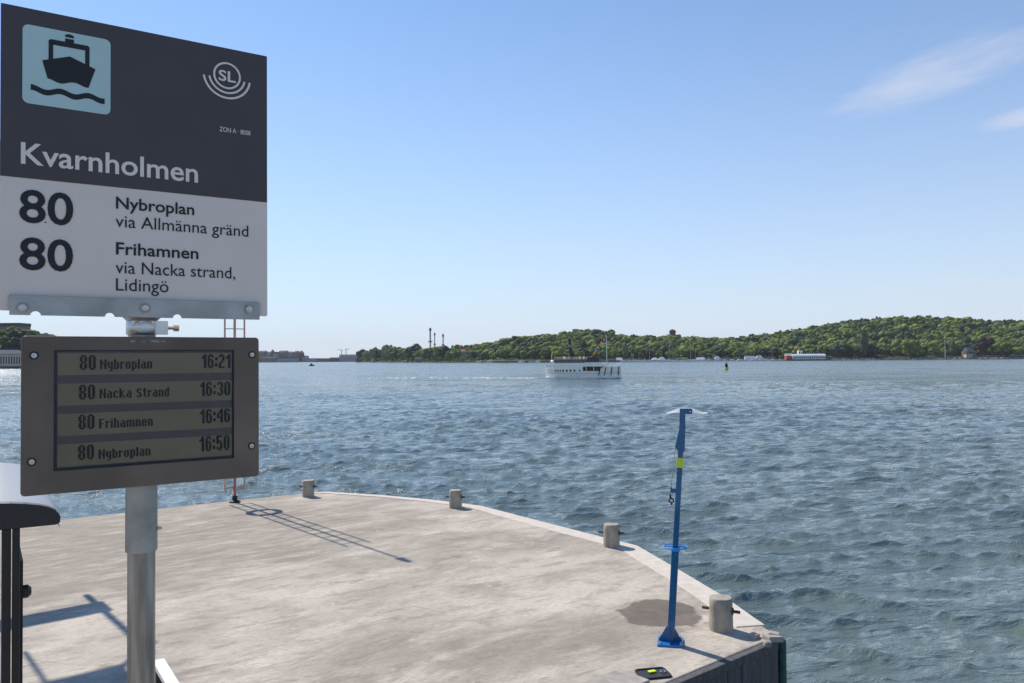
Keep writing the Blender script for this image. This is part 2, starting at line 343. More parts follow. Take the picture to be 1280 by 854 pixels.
edge_px = [(-700, 700), (-200, 678), (75, 650), (200, 636), (293, 625.5), (385, 616.5), (410, 615.5), (480, 620), (540, 625.5), (600, 633), (700, 659), (760, 674.5), (795, 683), (850, 715), (905, 748), (940, 773), (972, 795)]
edge = [at(u, v, 0) for u, v in edge_px]
corner = edge[-1]; f2 = at(820, 858, 0); fdir = (f2 - corner).normalized()
front = [corner + fdir * 11.5, corner + fdir * 14]
poly = [(p.x, p.y) for p in edge] + [(front[0].x, front[0].y), (-60, front[0].y - 2), (-60, edge[0].y)]
quay = MB().prism(poly[::-1], WATER_Z - 5, 0).build('quay', M_conc); quay['kind'] = 'structure'
b = quay.modifiers.new('bevel', 'BEVEL'); b.width = .02; b.segments = 2; b.limit_method = 'ANGLE'; b.angle_limit = R(50)
# pale cast edge strip along the curved sea side
def strip(pts, w_in, z0, z1, bulge=0):
    vs = []; n = len(pts); mb = MB()
    for i, p in enumerate(pts):
        a = pts[max(0, i - 1)]; c = pts[min(n - 1, i + 1)]; t = (c - a).normalized(); nrm = Vector((t.y, -t.x, 0))
        wi = w_in[i] if isinstance(w_in, list) else w_in
        ins = p + nrm * wi; out = p - nrm * .03
        vs += [(out.x, out.y, z0), (out.x, out.y, z1), (ins.x, ins.y, z1), (ins.x, ins.y, z0)]
    fs = []
    for i in range(n - 1):
        for j in range(4): fs.append((i * 4 + j, i * 4 + (j + 1) % 4, (i + 1) * 4 + (j + 1) % 4, (i + 1) * 4 + j))
    fs += [(3, 2, 1, 0), tuple((n - 1) * 4 + k for k in range(4))]
    return mb.add(vs, fs)
def dense(pts, st=.35):
    out = []
    for a, c in zip(pts[:-1], pts[1:]):
        k = max(1, int((c - a).length / st)); out += [a.lerp(c, i / k) for i in range(k)]
    return out + [pts[-1]]
ep = dense(edge[5:-1] + [edge[-2].lerp(corner, .45)])
wl = [.16 + .20 * min(1, i / (len(ep) * .5)) + random.uniform(-.012, .012) for i in range(len(ep))]
e = strip(ep, wl, -.16, .014).build('edge_strip', M_edge, quay, bevel=.012)
# crumbled corner block + cast panels on the shaded front face
cb = MB()
for k, (dx, dy, s, rz) in enumerate(((-.10, -.13, .20, .3), (-.30, -.05, .13, .9), (-.05, -.02, .16, 1.2), (-.22, -.30, .09, .2))):
    cb.box((corner.x + dx, corner.y + dy, .015), (s, s * .8, .07), rz, .12 * (k - 1), .1)
M_edge2 = mat('worn_edge_concrete', (.36, .325, .285), .9, 0, .2, 8, .4, 50)
cb.build('broken_corner', M_edge2, quay, bevel=.015)
fn = Vector((fdir.y, -fdir.x, 0)); fn = fn if fn.y < 0 else -fn
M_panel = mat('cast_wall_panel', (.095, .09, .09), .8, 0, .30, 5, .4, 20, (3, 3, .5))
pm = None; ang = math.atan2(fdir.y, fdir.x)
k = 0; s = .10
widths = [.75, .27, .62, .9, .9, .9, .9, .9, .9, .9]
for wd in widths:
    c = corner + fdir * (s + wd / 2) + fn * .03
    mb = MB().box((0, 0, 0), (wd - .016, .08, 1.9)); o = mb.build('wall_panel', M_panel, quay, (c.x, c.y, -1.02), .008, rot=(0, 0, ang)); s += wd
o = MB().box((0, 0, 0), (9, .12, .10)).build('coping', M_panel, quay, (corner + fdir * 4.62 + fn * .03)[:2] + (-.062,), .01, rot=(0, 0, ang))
M_green = mat('green_rubber_fender', (.03, .10, .085), .6, 0, .4, 7, .2)
fd = tag(MB().tube((0, 0, -1.7), (0, 0, -.03), .055, .055, 12).build('corner_fender', M_green, None, (corner.x + .04, corner.y - .02, 0)),
         'dark green rubber strip running down the outer corner of the concrete quay', 'fender')

# near platform the photographer, the sign and the shelter stand on
pl = MB().box((-2.5, -.7, -3), (9, 11.0, 7.4)).build('platform', M_conc); pl['kind'] = 'structure'

# ------------------------------------------------------------------ BOLLARDS
def bollard(u, v, label, rz):
    p = at(u, v, 0); b_ = thing('mooring_bollard', label, 'bollard', p, rz, 'concrete bollards along the quay edge')
    MB().lathe([(.0, 0), (.148, 0), (.146, .02), (.141, .30), (.140, .385), (.130, .40), (0, .402)], 32).build('bollard_body', M_bollard, b_, smooth=True)
    MB().tube((-.235, 0, .245), (.235, 0, .245), .019, .019, 10).build('crossbar', M_rusty, b_, smooth=True)
    MB().lathe([(0, 0), (.045, 0), (.045, .014), (0, .014)], 12).build('bar_collar', M_rusty, b_, (.137, 0, .245), rot=(0, PI / 2, 0))
    return b_
M_rusty = mat('rusty_steel', (.11, .085, .07), .7, .4, .35, 20)
bollard(385.5, 620.5, 'farthest concrete bollard on the quay edge, just right of the departure display', -.1)
bollard(569.5, 634.5, 'second farthest concrete bollard, standing in the middle of the curved quay edge', -.15)
bollard(764.5, 683, 'concrete bollard to the left of the blue hoist, where the quay edge bends', -.35)
bollard(901.5, 787, 'nearest and largest concrete bollard, right of the blue hoist by the broken quay corner', -.5)

# ------------------------------------------------------------------ BLUE HOIST
bp_ = at(838, 804, 0); top = atd(852.5, 513, bp_.y + .02); ln = (top - bp_); tiltY = math.atan2(ln.x, ln.z)
hl = thing('quay_hoist', 'tall leaning blue steel davit hoist bolted to the quay beside a damp stain', 'hoist', bp_, R(-12))
HH = ln.length
def lean(z): return (math.tan(tiltY) * z, 0, z)
MB().box((0, 0, .012), (.30, .30, .024)).build('base_plate', mat('hoist_base_blue', (.01, .16, .48), .3, 0, .15, 6), hl, bevel=.003)
for a in range(4):
    g = MB().prism_xz([(.03, .024), (.135, .024), (.135, .04), (.04, .20), (.03, .20)], -.005, .005); g.build('gusset', M_blue, hl, rot=(0, 0, a * PI / 2 ))
for sx_ in (-1, 1):
    for sy_ in (-1, 1): MB().lathe([(0, 0), (.014, 0), (.014, .016), (.006, .018), (.006, .035), (0, .035)], 8).build('anchor_bolt', M_bolt, hl, (sx_ * .118, sy_ * .118, .024))
def quadpost(pts, wd, dp):   # square tube through centre points
    mb = MB(); vs = []
    for (x, y, z), w_ in zip(pts, wd):
        vs += [(x - w_ / 2, y - dp / 2, z), (x + w_ / 2, y - dp / 2, z), (x + w_ / 2, y + dp / 2, z), (x - w_ / 2, y + dp / 2, z)]
    fs = [(3, 2, 1, 0), tuple(4 * (len(pts) - 1) + i for i in range(4))]
    for i in range(len(pts) - 1):
        for j in range(4): fs.append((i * 4 + j, i * 4 + (j + 1) % 4, (i + 1) * 4 + (j + 1) % 4, (i + 1) * 4 + j))
    return mb.add(vs, fs)
quadpost([lean(.02), lean(1.13)], [.085, .085], .085).build('lower_column', M_blue, hl, bevel=.005)
quadpost([lean(1.131), lean(HH * .93)], [.066, .062], .07).build('upper_column', M_blue, hl, bevel=.004)
MB().box(lean(HH * .775), (.072, .078, .115), ry=tiltY).build('reflective_label', M_yellow, hl)
hz_ = HH * .93; L0 = lean(hz_)
MB().prism_xz([(L0[0] - .034, hz_ - .30), (L0[0] - .082, hz_ - .255), (L0[0] - .082, hz_ - .235), (L0[0] - .030, hz_ - .02), (L0[0] - .022, HH + .02), (L0[0] + .04, HH + .02), (L0[0] + .042, hz_ - .02), (L0[0] + .028, hz_ - .30)], -.04, .04).build('head_plate', M_blue, hl, bevel=.004)
MB().prism_xz(rrect(L0[0] + .0, L0[0] + .125, HH - .045, HH + .018, .02), -.03, -.022).prism_xz(rrect(L0[0] + .0, L0[0] + .125, HH - .045, HH + .018, .02), .022, .03).build('head_arm', M_blue, hl)
MB().tube((L0[0] + .10, -.021, HH - .014), (L0[0] + .10, .021, HH - .014), .022, .022, 16).tube((L0[0] + .10, -.038, HH - .014), (L0[0] + .10, .038, HH - .014), .008, .008, 8).build('pulley', M_collar, hl)
rb = MB(); rz0 = 1.145
rb.torus((lean(rz0)[0], 0, rz0), .142, .008, 32, 6); rb.box((lean(rz0)[0], 0, rz0), (.284, .018, .012)); 
rb.build('guide_ring', M_lblue, hl)
MB().box((lean(rz0)[0], 0, rz0 - .03), (.10, .10, .04)).build('ring_clamp', M_lblue, hl, bevel=.004)
bz = HH * .655; bx = lean(bz)[0]
MB().box((bx - .055, -.01, bz), (.07, .03, .05)).box((bx - .085, -.01, bz + .02), (.02, .035, .04)).build('cleat', M_blue, hl, bevel=.004)
cx0 = L0[0] - .078
MB().tube((cx0, -.01, hz_ - .245), (bx - .098, -.02, bz - .05), .004, .004, 6).build('hoist_rope', M_rope, hl)
sh = MB(); sh.torus((bx - .085, -.02, bz - .12), .026, .008, 14, 6, 'Y'); sh.tube((bx - .098, -.02, bz - .05), (bx - .092, -.02, bz - .10), .010, .013, 8)
sh.tube((bx - .085, -.02, bz - .14), (bx - .08, -.02, bz - .17), .013, .009, 8); sh.build('hook', M_rubber, hl)
# pale translucent plastic hood blown flat over the head
mb = MB(); n = 28; vs = []; prof = [(-.21, -.040), (-.155, -.020), (-.10, .004), (-.04, .020), (.03, .024), (.10, .016), (.16, -.006), (.215, -.03), (.27, -.026)]
for i, (x, z) in enumerate(prof):
    wd = .02 + .05 * math.sin(PI * i / 8); th = .012 + .05 * math.sin(PI * i / 8) ** 1.5
    vs += [(L0[0] + .03 + x, .06 + wd, HH + z - .012), (L0[0] + .03 + x, .045, HH + z - th), (L0[0] + .03 + x, .045 - .006, HH + z - th + .004), (L0[0] + .03 + x, .06 + wd - .004, HH + z)]
fs = [(i * 4 + j, i * 4 + (j + 1) % 4, i * 4 + 4 + (j + 1) % 4, i * 4 + 4 + j) for i in range(8) for j in range(4)] + [(3, 2, 1, 0), (32, 33, 34, 35)]
mb.add(vs, fs).build('plastic_hood', mat('cloudy_plastic', (.62, .64, .64), .4, 0, .1, 8), hl, smooth=True)

# ------------------------------------------------------------------ RECESSED HATCH near bottom
hc = at(817, 842.5, 0)
ht = thing('deck_hatch', 'black recessed service tray with yellow tag sunk in the quay below the blue hoist', 'hatch', (hc.x, hc.y, 0), R(12))
MB().prism(rrect(-.17, .15, -.13, .11, .04), .004, .010).build('tray_floor', mat('tray_black', (.02, .02, .024), .5), ht)
fr = MB(); pts = rrect(-.175, .155, -.135, .115, .045)
fr.path([(x, y, .012) for x, y in pts + pts[:1]], .011, 6); fr.build('tray_frame', M_rubber, ht)
MB().box((-.01, .02, .022), (.085, .05, .012), .15).build('yellow_tag', M_yellow, ht, bevel=.004)
MB().torus((.105, .0, .02), .028, .006, 14, 6).build('lift_ring', M_collar, ht)
MB().box((hc.x - .52, hc.y - .34, .018), (.8, .42, .036), ang).build('kerb_slab', M_edge2, quay, bevel=.01)

# ------------------------------------------------------------------ LADDER MAST with lifebuoy
lb = at(293.5, 628, 0)
lm = thing('navigation_mast', 'tall red and white ladder mast at the quay edge, hidden mostly behind the display', 'mast', lb, R(41))
MB().lathe([(0, 0), (.13, 0), (.13, .03), (.06, .06), (.06, .16), (0, .16)], 16).build('mast_foot', M_rubber, lm)
MB().tube((0, 0, 1.6), (0, 0, 7.25), .032, .028, 12).build('mast_tube', M_pink, lm, smooth=True)
MB().tube((0, 0, .15), (0, 0, 1.6), .028, .028, 12).build('mast_lower_tube', M_red, lm, smooth=True)
for sx_ in (-1, 1): MB().tube((sx_ * .24, 0, .30), (sx_ * .24, 0, 5.9), .022, .022, 8).build('ladder_rail', M_pink, lm, smooth=True)
for k in range(15): MB().tube((-.24, 0, .36 + k * .38), (.24, 0, .36 + k * .38), .013, .013, 6).build('rung', M_red if k == 0 else M_pink, lm)
MB().box((.0, 0, 7.28), (.18, .05, .05)).build('light_bracket', M_rubber, lm)
MB().lathe([(0, 0), (.07, 0), (.07, .22), (.05, .28), (0, .3)], 12).build('lantern', M_red, lm, (.0, 0, 7.3))
lbz = thing('lifebuoy', 'orange and white lifebuoy hung on the lower part of the ladder mast', 'lifebuoy', lb + Vector((0, 0, 1.62)), R(41))
MB().torus((0, -.09, 0), .33, .065, 32, 10, 'Y').build('float_ring', M_orange, lbz, smooth=True)
for a in range(4): MB().torus((0, -.09, 0), .33, .070, 5, 10, 'Y', .35, a * PI / 2 + .4).build('white_band', M_white, lbz, smooth=True)

# ------------------------------------------------------------------ FERRY STOP SIGN
YAW = R(33.6); cy_, sy_ = math.cos(YAW), math.sin(YAW)
P0 = Vector((-.8984, 1.9572, 3.8613)); FY = -.045
base = P0 + Vector((-sy_, cy_, 0)) * .045; ZP = .7
sg = thing('ferry_stop_sign', 'ferry stop sign on a galvanised pole with dark header, route list and electronic departure display', 'sign', (base.x, base.y, ZP), YAW)
SM = Matrix.Translation((base.x, base.y, ZP)) @ Matrix.Rotation(YAW, 4, 'Z'); SMI = SM.inverted()
def S(u, v, y=FY):      # bearing -> (x,z) on a plane of the sign
    o_ = SMI @ CP; d = SMI.to_3x3() @ ray(u, v); t = (y - o_.y) / d.y; p = o_ + d * t; return (p.x, p.z)
TL, TR, BR = S(2, 4), S(333, 70), S(335.5, 395.5)
x0 = -.3 + (TL[0] + BR[0] + .0) * .0; cxs = (TL[0] + TR[0]) / 2
x0, x1 = cxs - .3, cxs + .3; z1 = (TL[1] + TR[1]) / 2; z0 = BR[1]
zb = (S(0, 221.9)[1] + S(333, 251.1)[1]) / 2
pan = MB().prism_xz(rrect(x0, x1, z0, z1, .004, 2), FY, FY + .004).build('sign_panel', M_signwhite, sg)
hd = MB().prism_xz([(x0 + .0005, zb), (x1 - .0005, zb), (x1 - .0005, z1 - .0005), (x0 + .0005, z1 - .0005)], FY - .0008, FY - .0001).build('header_field', M_signdark, pan)
MB().box(((x0 + x1) / 2, FY + .014, z1 - .03), (.56, .02, .03)).build('rear_rail', M_galv, sg)
MB().box(((x0 + x1) / 2, FY + .014, z0 + .3), (.56, .02, .03)).build('rear_rail', M_galv, sg)
FONT = None; CAPH = None
def text_mesh(s, off=0.0, spacing=1.0):
    c = bpy.data.curves.new('t', 'FONT'); c.body = s; c.offset = off; c.space_character = spacing; c.resolution_u = 4
    o = bpy.data.objects.new('t', c); COL.objects.link(o); bpy.context.view_layer.update()
    me = bpy.data.meshes.new_from_object(o); bpy.data.objects.remove(o); bpy.data.curves.remove(c); return me
def cap_height(off):
    me = text_mesh('H', off); ys = [v.co.y for v in me.vertices]; return min(ys), max(ys)
def text(s, u0, vbase, vtop, u1, vb1, m, parent, y, off=0.0, name='lettering', spacing=1.0, loc=(0, 0, 0)):
    """letters: left end, baseline and cap top at the left end, right end"""
    me = text_mesh(s, off, spacing); xs = [v.co.x for v in me.vertices]; lo, hi = cap_height(off)
    a = S(u0, vbase, y); t = S(u0, vtop, y); r = S(u1, vb1, y); kz = (t[1] - a[1]) / (hi - lo); kx = (r[0] - a[0]) / (max(xs) - min(xs))
    for v in me.vertices: v.co = (a[0] + (v.co.x - min(xs)) * kx, y, a[1] + (v.co.y - lo) * kz)
    me.materials.append(m); me.name = name; o = bpy.data.objects.new(name, me); COL.objects.link(o); o.parent = parent; return o
Y1 = FY - .0016; BO = .014
text('Kvarnholmen', 26, 204.5, 177.4, 247.5, 225.9, M_printw, pan, Y1, BO)
text('ZON A · 8008', 274.5, 164, 158.2, 313, 167, M_printw, pan, Y1, .004)
text('80', 24, 277.4, 236.3, 91.6, 279.4, M_print, pan, Y1, BO * 1.1)
text('80', 24, 336.7, 296.3, 91.2, 338.3, M_print, pan, Y1, BO * 1.1)
text('Nybroplan', 145, 260.7, 245.8, 242.8, 266.5, M_print, pan, Y1, BO)
text('via Allmänna gränd', 144.4, 283.4, 268.4, 310.4, 293, M_print, pan, Y1, 0.0)
text('Frihamnen', 145, 318.1, 302.7, 248, 322.2, M_print, pan, Y1, BO)
text('via Nacka strand,', 144.4, 341.4, 326.2, 294, 344.5, M_print, pan, Y1, 0.0)
text('Lidingö', 145, 363.2, 347.8, 210.6, 364.8, M_print, pan, Y1, 0.0)
# pictogram: light blue plate + ship
iA, iB = S(27.8, 129.5, Y1), S(138.3, 48.5, Y1); iz1 = (S(28.7, 31.4, Y1)[1] + iB[1]) / 2; iz0 = (iA[1] + S(138, 142.7, Y1)[1]) / 2
ix0, ix1 = iA[0], iB[0]; iw, ih = ix1 - ix0, iz1 - iz0
ic = MB().prism_xz(rrect(ix0, ix1, iz0, iz1, .013), FY - .0018, FY - .0010).build('pictogram_plate', M_icon, pan)
def U(a, b_): return (ix0 + a * iw, iz0 + b_ * ih)
Y2 = FY - .0026
def outline(pts, m, name='pictogram_ship', y=Y2, par=None): return MB().prism_xz([U(*p) for p in pts], y, y + .0007).build(name, m, par or pan)
wv = lambda x, o_: o_ + .022 * math.cos((x - .10) / .80 * 2 * PI * 2.5)
hull = [(.215, .58), (.52, .70), (.82, .57), (.745, .345)]
hb = [(x, .335 + .02 * math.cos((x - .27) * 2 * PI * 3.3)) for x in np.linspace(.74, .275, 16)]
outline([(.215, .575)] + hb[::-1] + [(.82, .575), (.525, .685)], M_print)
for q in ([(.285, .60), (.285, .84), (.335, .84), (.335, .60)], [(.70, .62), (.70, .80), (.75, .80), (.75, .60)], [(.285, .80), (.285, .85), (.31, .865), (.73, .865), (.75, .85), (.75, .80)], [(.47, .865), (.47, .91), (.57, .91), (.57, .865)], [(.47, .93), (.47, .955), (.50, .97), (.54, .97), (.57, .955), (.57, .93)]):
    outline(q, M_print, y=Y2 - .0003 * random.random())
xs_ = np.linspace(.09, .93, 30); outline([(x, wv(x, .155)) for x in xs_] + [(x, wv(x, .225)) for x in xs_[::-1]], M_print, 'pictogram_wave')
# round emblem: ring with letters, two open arcs below
lc = S(283.8, 94.9, Y1); rU = (S(301, 95, Y1)[0] - S(266.5, 95, Y1)[0]) / 2
def arcband(r0, r1, a0, a1, n=40):
    pts = [(lc[0] + r1 * math.cos(a), lc[1] + r1 * math.sin(a)) for a in np.linspace(a0, a1, n)] + [(lc[0] + r0 * math.cos(a), lc[1] + r0 * math.sin(a)) for a in np.linspace(a1, a0, n)]
    mb = MB(); k = 2 * n
    vs = [(x, Y2, z) for x, z in pts]; mb.add(vs, [(i, k - 1 - i, k - 2 - i, i + 1) for i in range(n - 1)]); return mb
arcband(rU * .86, rU * 1.0, 0, 2 * PI, 64).build('emblem_ring', M_printw, pan)
arcband(rU * 1.22, rU * 1.36, R(-170), R(-10)).build('emblem_arc', M_printw, pan)
arcband(rU * 1.60, rU * 1.75, R(-172), R(-8)).build('emblem_arc', M_printw, pan)
text('SL', 273.2, 100.2, 86.8, 294.8, 103.0, M_printw, pan, Y2, .02, name='emblem_letters')
# stickers / specks
for u_, v_ in ((247, 137), (325, 232), (57, 278)): MB().prism_xz([(S(u_, v_, Y1)[0] + .0016 * math.cos(a), S(u_, v_, Y1)[1] + .0016 * math.sin(a)) for a in np.linspace(0, 5.6, 8)], Y1, Y1 + .0006).build('speck', M_print, pan)
# bracket with notched lower edge
bx0, bx1 = S(11.5, 385)[0], S(323.5, 386)[0]; bz1 = (S(11, 372.3)[1] + S(324, 375.3)[1]) / 2; bz0 = (S(11, 397.4)[1] + S(324, 396.9)[1]) / 2
pts = [(bx0, bz1), (bx0, bz0)]
for u_ in (44.3, 136.7, 221):
    c = S(u_, 397)[0]; pts += [(c + .0105 * math.cos(a) - .0, bz0 + .0095 * math.sin(a)) for a in np.linspace(PI, 0, 8)]
pts += [(S(303, 397)[0] - .0, bz0), (bx1, bz0), (bx1, bz1)]
br = MB().prism_xz(pts, FY - .008, FY - .0035).build('mounting_bracket', M_galv, sg, bevel=.0008)
for u_, v_ in ((28.2, 384.6), (181.3, 385.1), (311.2, 386.5)):
    x_, z_ = S(u_, v_, FY - .01)
    MB().lathe([(0, 0), (.0130, 0), (.0130, .002), (0, .002)], 20).build('washer', M_galv, br, (x_, FY - .008, z_), rot=(PI / 2, 0, 0))
    MB().lathe([(0, .002), (.0098, .002), (.0098, .006), (.0075, .0085), (0, .009)], 16).build('bolt', M_bolt, br, (x_, FY - .008, z_), rot=(PI / 2, 0, 0), smooth=True)
zc = S(180, 410, 0)[1]
MB().lathe([(0, 0), (.030, 0), (.043, .012), (.043, .018), (0, .018)], 24).build('flange', M_galv, sg, (0, 0, S(180, 403, -.03)[1]), smooth=True)
ck = MB().lathe([(.020, -.018), (.034, -.018), (.036, -.015), (.036, .015), (.034, .018), (.020, .018)], 32); ck.box((.042, -.012, 0), (.030, .022, .034))
ck.build('clamp_collar', M_collar, sg, (0, 0, zc), smooth=True)
MB().tube((.050, -.012, 0), (.075, -.012, 0), .0045, .0045, 10).tube((.072, -.012, 0), (.084, -.012, 0), .0085, .0085, 12).build('clamp_bolt', M_bolt, sg, (0, 0, zc), smooth=True)
ztop = S(180, 400, 0)[1]; zsl0, zsl1 = S(178, 688, 0)[1], S(178, 606, 0)[1]
MB().tube((0, 0, 0), (0, 0, ztop), .0318, .0318, 32).build('pole', M_galvpole, sg, smooth=True)
MB().lathe([(.0325, 0), (.0365, 0), (.0368, .004), (.0368, zsl1 - zsl0 + .02), (.0325, zsl1 - zsl0 + .02)], 32).build('pole_sleeve', M_galv, sg, (0, 0, zsl0), smooth=True)
MB().tube((.034, 0, 0), (.0445, 0, 0), .0055, .0045, 8).build('set_screw', M_bolt, sg, (0, -.012, S(199, 659, 0)[1]))
MB().lathe([(0, 0), (.11, 0), (.11, .012), (.04, .014), (.04, .05), (0, .05)], 24).build('base_flange', M_galv, sg)
# display
DY = -.062
dA, dB, dC, dD = S(28, 420, DY), S(324, 422, DY), S(323.5, 595, DY), S(24, 622, DY)
dx0, dx1 = (dA[0] + dD[0]) / 2, (dB[0] + dC[0]) / 2; dz1, dz0 = (dA[1] + dB[1]) / 2, (dC[1] + dD[1]) / 2
sx0, sx1 = S(67.5, 500, DY)[0], S(292.6, 500, DY)[0]; sz1 = (S(68, 438.2, DY)[1] + S(292, 437, DY)[1]) / 2; sz0 = (S(67, 590, DY)[1] + S(292.6, 571.5, DY)[1]) / 2
def frame_mesh(o0, o1, oz0, oz1, r, i0, i1, iz0, iz1, ri, y0, y1):
    A = rrect(o0, o1, oz0, oz1, r, 5); B = rrect(i0, i1, iz0, iz1, ri, 5); n = len(A); mb = MB()
    vs = [(x, y0, z) for x, z in A] + [(x, y0, z) for x, z in B] + [(x, y1, z) for x, z in A] + [(x, y1, z) for x, z in B]; fs = []
    for i in range(n):
        j = (i + 1) % n; fs += [(i, j, n + j, n + i), (j, i, 2 * n + i, 2 * n + j), (n + i, n + j, 3 * n + j, 3 * n + i), (2 * n + i, 3 * n + i, 3 * n + j, 2 * n + j)]
    return mb.add(vs, fs)
dh = MB().prism_xz(rrect(dx0 + .003, dx1 - .003, dz0 + .003, dz1 - .003, .008, 4), DY + .012, DY + .050).build('display_case', M_case, sg, bevel=.002)
frame_mesh(dx0, dx1, dz0, dz1, .009, sx0, sx1, sz0, sz1, .001, DY, DY + .0115).build('display_bezel', M_case, dh, bevel=.0018)
MB().prism_xz([(sx0, sz0), (sx1, sz0), (sx1, sz1), (sx0, sz1)], DY + .009, DY + .0118).build('screen', M_lcdbg, dh)
YS = DY + .0088
frame_mesh(sx0, sx1, sz0, sz1, .001, sx0 + .006, sx1 - .003, sz0 + .006, sz1 - .003, .0005, YS - .003, YS - .0004).build('screen_edge', M_lcdedge, dh)
rows = [((441, 469), (442, 466)), ((479, 507), (476, 500.6)), ((517, 546), (510, 534)), ((556, 584), (543, 570))]
lx0, lx1 = S(72, 500, YS)[0], S(289.5, 500, YS)[0]
for (a0, a1), (b0, b1) in rows:
    za = (S(72, a0, YS)[1] + S(289, b0, YS)[1]) / 2; zb_ = (S(72, a1, YS)[1] + S(289, b1, YS)[1]) / 2
    MB().prism_xz([(lx0, zb_), (lx1, zb_), (lx1, za), (lx0, za)], YS - .0009, YS - .0001).build('lcd_row', M_lcd, dh)
# pixel lettering for the LCD: 7-row matrix glyphs
G = {'0': '01110 11011 11011 11011 11011 11011 11011 11011 01110', '1': '0011 0111 1111 0011 0011 0011 0011 0011 0011', '2': '01110 11011 00011 00011 00110 01100 11000 11000 11111',
 '3': '01110 11011 00011 00011 00110 00011 00011 11011 01110', '4': '00011 00111 01111 11011 11011 11111 00011 00011 00011', '5': '11111 11000 11000 11110 11011 00011 00011 11011 01110',
 '6': '01110 11011 11000 11110 11011 11011 11011 11011 01110', '8': '01110 11011 11011 11011 01110 11011 11011 11011 01110', ':': '00 00 11 11 00 00 11 11 00',
 'N': '110011 110011 111011 111011 110111 110111 110011 110011 110011', 'y': '00000 00000 11011 11011 11011 11011 11011 01111 00011 00011 01110', 'b': '11000 11000 11110 11011 11011 11011 11011 11011 11110',
 'r': '0000 0000 1101 1111 1100 1100 1100 1100 1100', 'o': '00000 00000 01110 11011 11011 11011 11011 11011 01110', 'p': '00000 00000 11110 11011 11011 11011 11011 11011 11110 11000 11000', 'l': '11 11 11 11 11 11 11 11 11',
 'a': '00000 00000 01110 00011 01111 11011 11011 11011 01111', 'n': '00000 00000 11110 11011 11011 11011 11011 11011 11011', 'c': '00000 00000 01110 11011 11000 11000 11000 11011 01110', 'k': '110000 110000 110110 111100 111000 111000 111100 110110 110011',
 'S': '01110 11011 11000 11000 01110 00011 00011 11011 01110', 't': '0110 0110 1111 0110 0110 0110 0110 0110 0011', 'd': '00011 00011 01111 11011 11011 11011 11011 11011 01111', 'F': '11111 11000 11000 11000 11110 11000 11000 11000 11000',
 'i': '11 00 11 11 11 11 11 11 11', 'h': '11000 11000 11110 11011 11011 11011 11011 11011 11011', 'm': '00000000 00000000 11111110 11011011 11011011 11011011 11011011 11011011 11011011', 'e': '00000 00000 01110 11011 11011 11111 11000 11011 01110', ' ': '000 000 000 000 000 000 000 000 000'}
def pixtext(s, u0, vbase, vtop, u1, vb1):
    a = S(u0, vbase, YS); t = S(u0, vtop, YS); r = S(u1, vb1, YS); tot = 0; spans = []
    for ch in s: wd = len(G[ch].split()[0]); spans.append((ch, tot)); tot += wd + 1
    px = (r[0] - a[0]) / (tot - 1); pz = (t[1] - a[1]) / 9; mb = MB(); y = YS - .0016
    for ch, o_ in spans:
        for ri, row in enumerate(G[ch].split()):
            i = 0
            while i < len(row):
                if row[i] == '1':
                    j = i
                    while j < len(row) and row[j] == '1': j += 1
                    X0 = a[0] + (o_ + i) * px; X1 = a[0] + (o_ + j) * px; Z1 = a[1] + (9 - ri) * pz; Z0 = Z1 - pz * .97
                    mb.add([(X0, y, Z0), (X1, y, Z0), (X1, y, Z1), (X0, y, Z1)], [(0, 1, 2, 3)]); i = j
                else: i += 1
    mb.build('lettering', M_lcdink, dh)
for a in (('80', 99.5, 462.6, 444, 119.8, 461.8), ('Nybroplan', 125, 461.7, 449.5, 190, 461.2), ('16:21', 251.7, 460.5, 443, 288, 459.8),
          ('80', 98.6, 499.7, 481.3, 118.7, 498), ('Nacka Strand', 124.4, 498.3, 486.4, 211.3, 496), ('16:30', 249.5, 495.4, 477.8, 287.7, 493),
          ('80', 98, 537, 518.8, 118, 535), ('Frihamnen', 123.8, 535.7, 523.8, 190.8, 532), ('16:46', 249.5, 529.6, 512, 287.4, 527),
          ('80', 97.5, 575.2, 556.8, 117.4, 573), ('Nybroplan', 123, 573.8, 562, 188, 569), ('16:50', 248.8, 564.7, 546, 286.8, 561)): pixtext(*a)
for u_, v_ in ((42.5, 444.5), (315, 443.5), (39.5, 577.5), (314.5, 557.5)):
    x_, z_ = S(u_, v_, DY)
    MB().lathe([(0, 0), (.0095, 0), (.0095, .0006), (0, .0006)], 18).build('screw_seat', M_rubber, dh, (x_, DY, z_), rot=(PI / 2, 0, 0))
    MB().lathe([(0, .0006), (.0066, .0006), (.006, .003), (0, .0036)], 14).build('screw', M_bolt, dh, (x_, DY, z_), rot=(PI / 2, 0, 0), smooth=True)
MB().prism_xz([(S(163, 428, DY)[0], S(163, 428, DY)[1]), (S(206, 426, DY)[0], S(163, 428, DY)[1]), (S(206, 426, DY)[0], S(163, 425, DY)[1]), (S(163, 428, DY)[0], S(163, 425, DY)[1])], DY - .0006, DY + .0002).build('rating_plate', mat('rating_plate_print', (.2, .19, .17), .5, 0, .6, 90), dh)
MB().box((0, .0, (dz0 + dz1) / 2), (.12, .07, .16)).build('pole_clamp', M_case, dh, bevel=.004)
gl = bpy.data.materials.new('cover_glass'); gl.use_nodes = True; g_ = gl.node_tree; g_.nodes.clear()
tr = g_.nodes.new('ShaderNodeBsdfTransparent'); tr.inputs[0].default_value = (.92, .92, .92, 1); gs = g_.nodes.new('ShaderNodeBsdfGlossy'); gs.inputs['Roughness'].default_value = .12
fz = g_.nodes.new('ShaderNodeFresnel'); fz.inputs[0].default_value = 1.16; mx_ = g_.nodes.new('ShaderNodeMixShader'); oo = g_.nodes.new('ShaderNodeOutputMaterial')
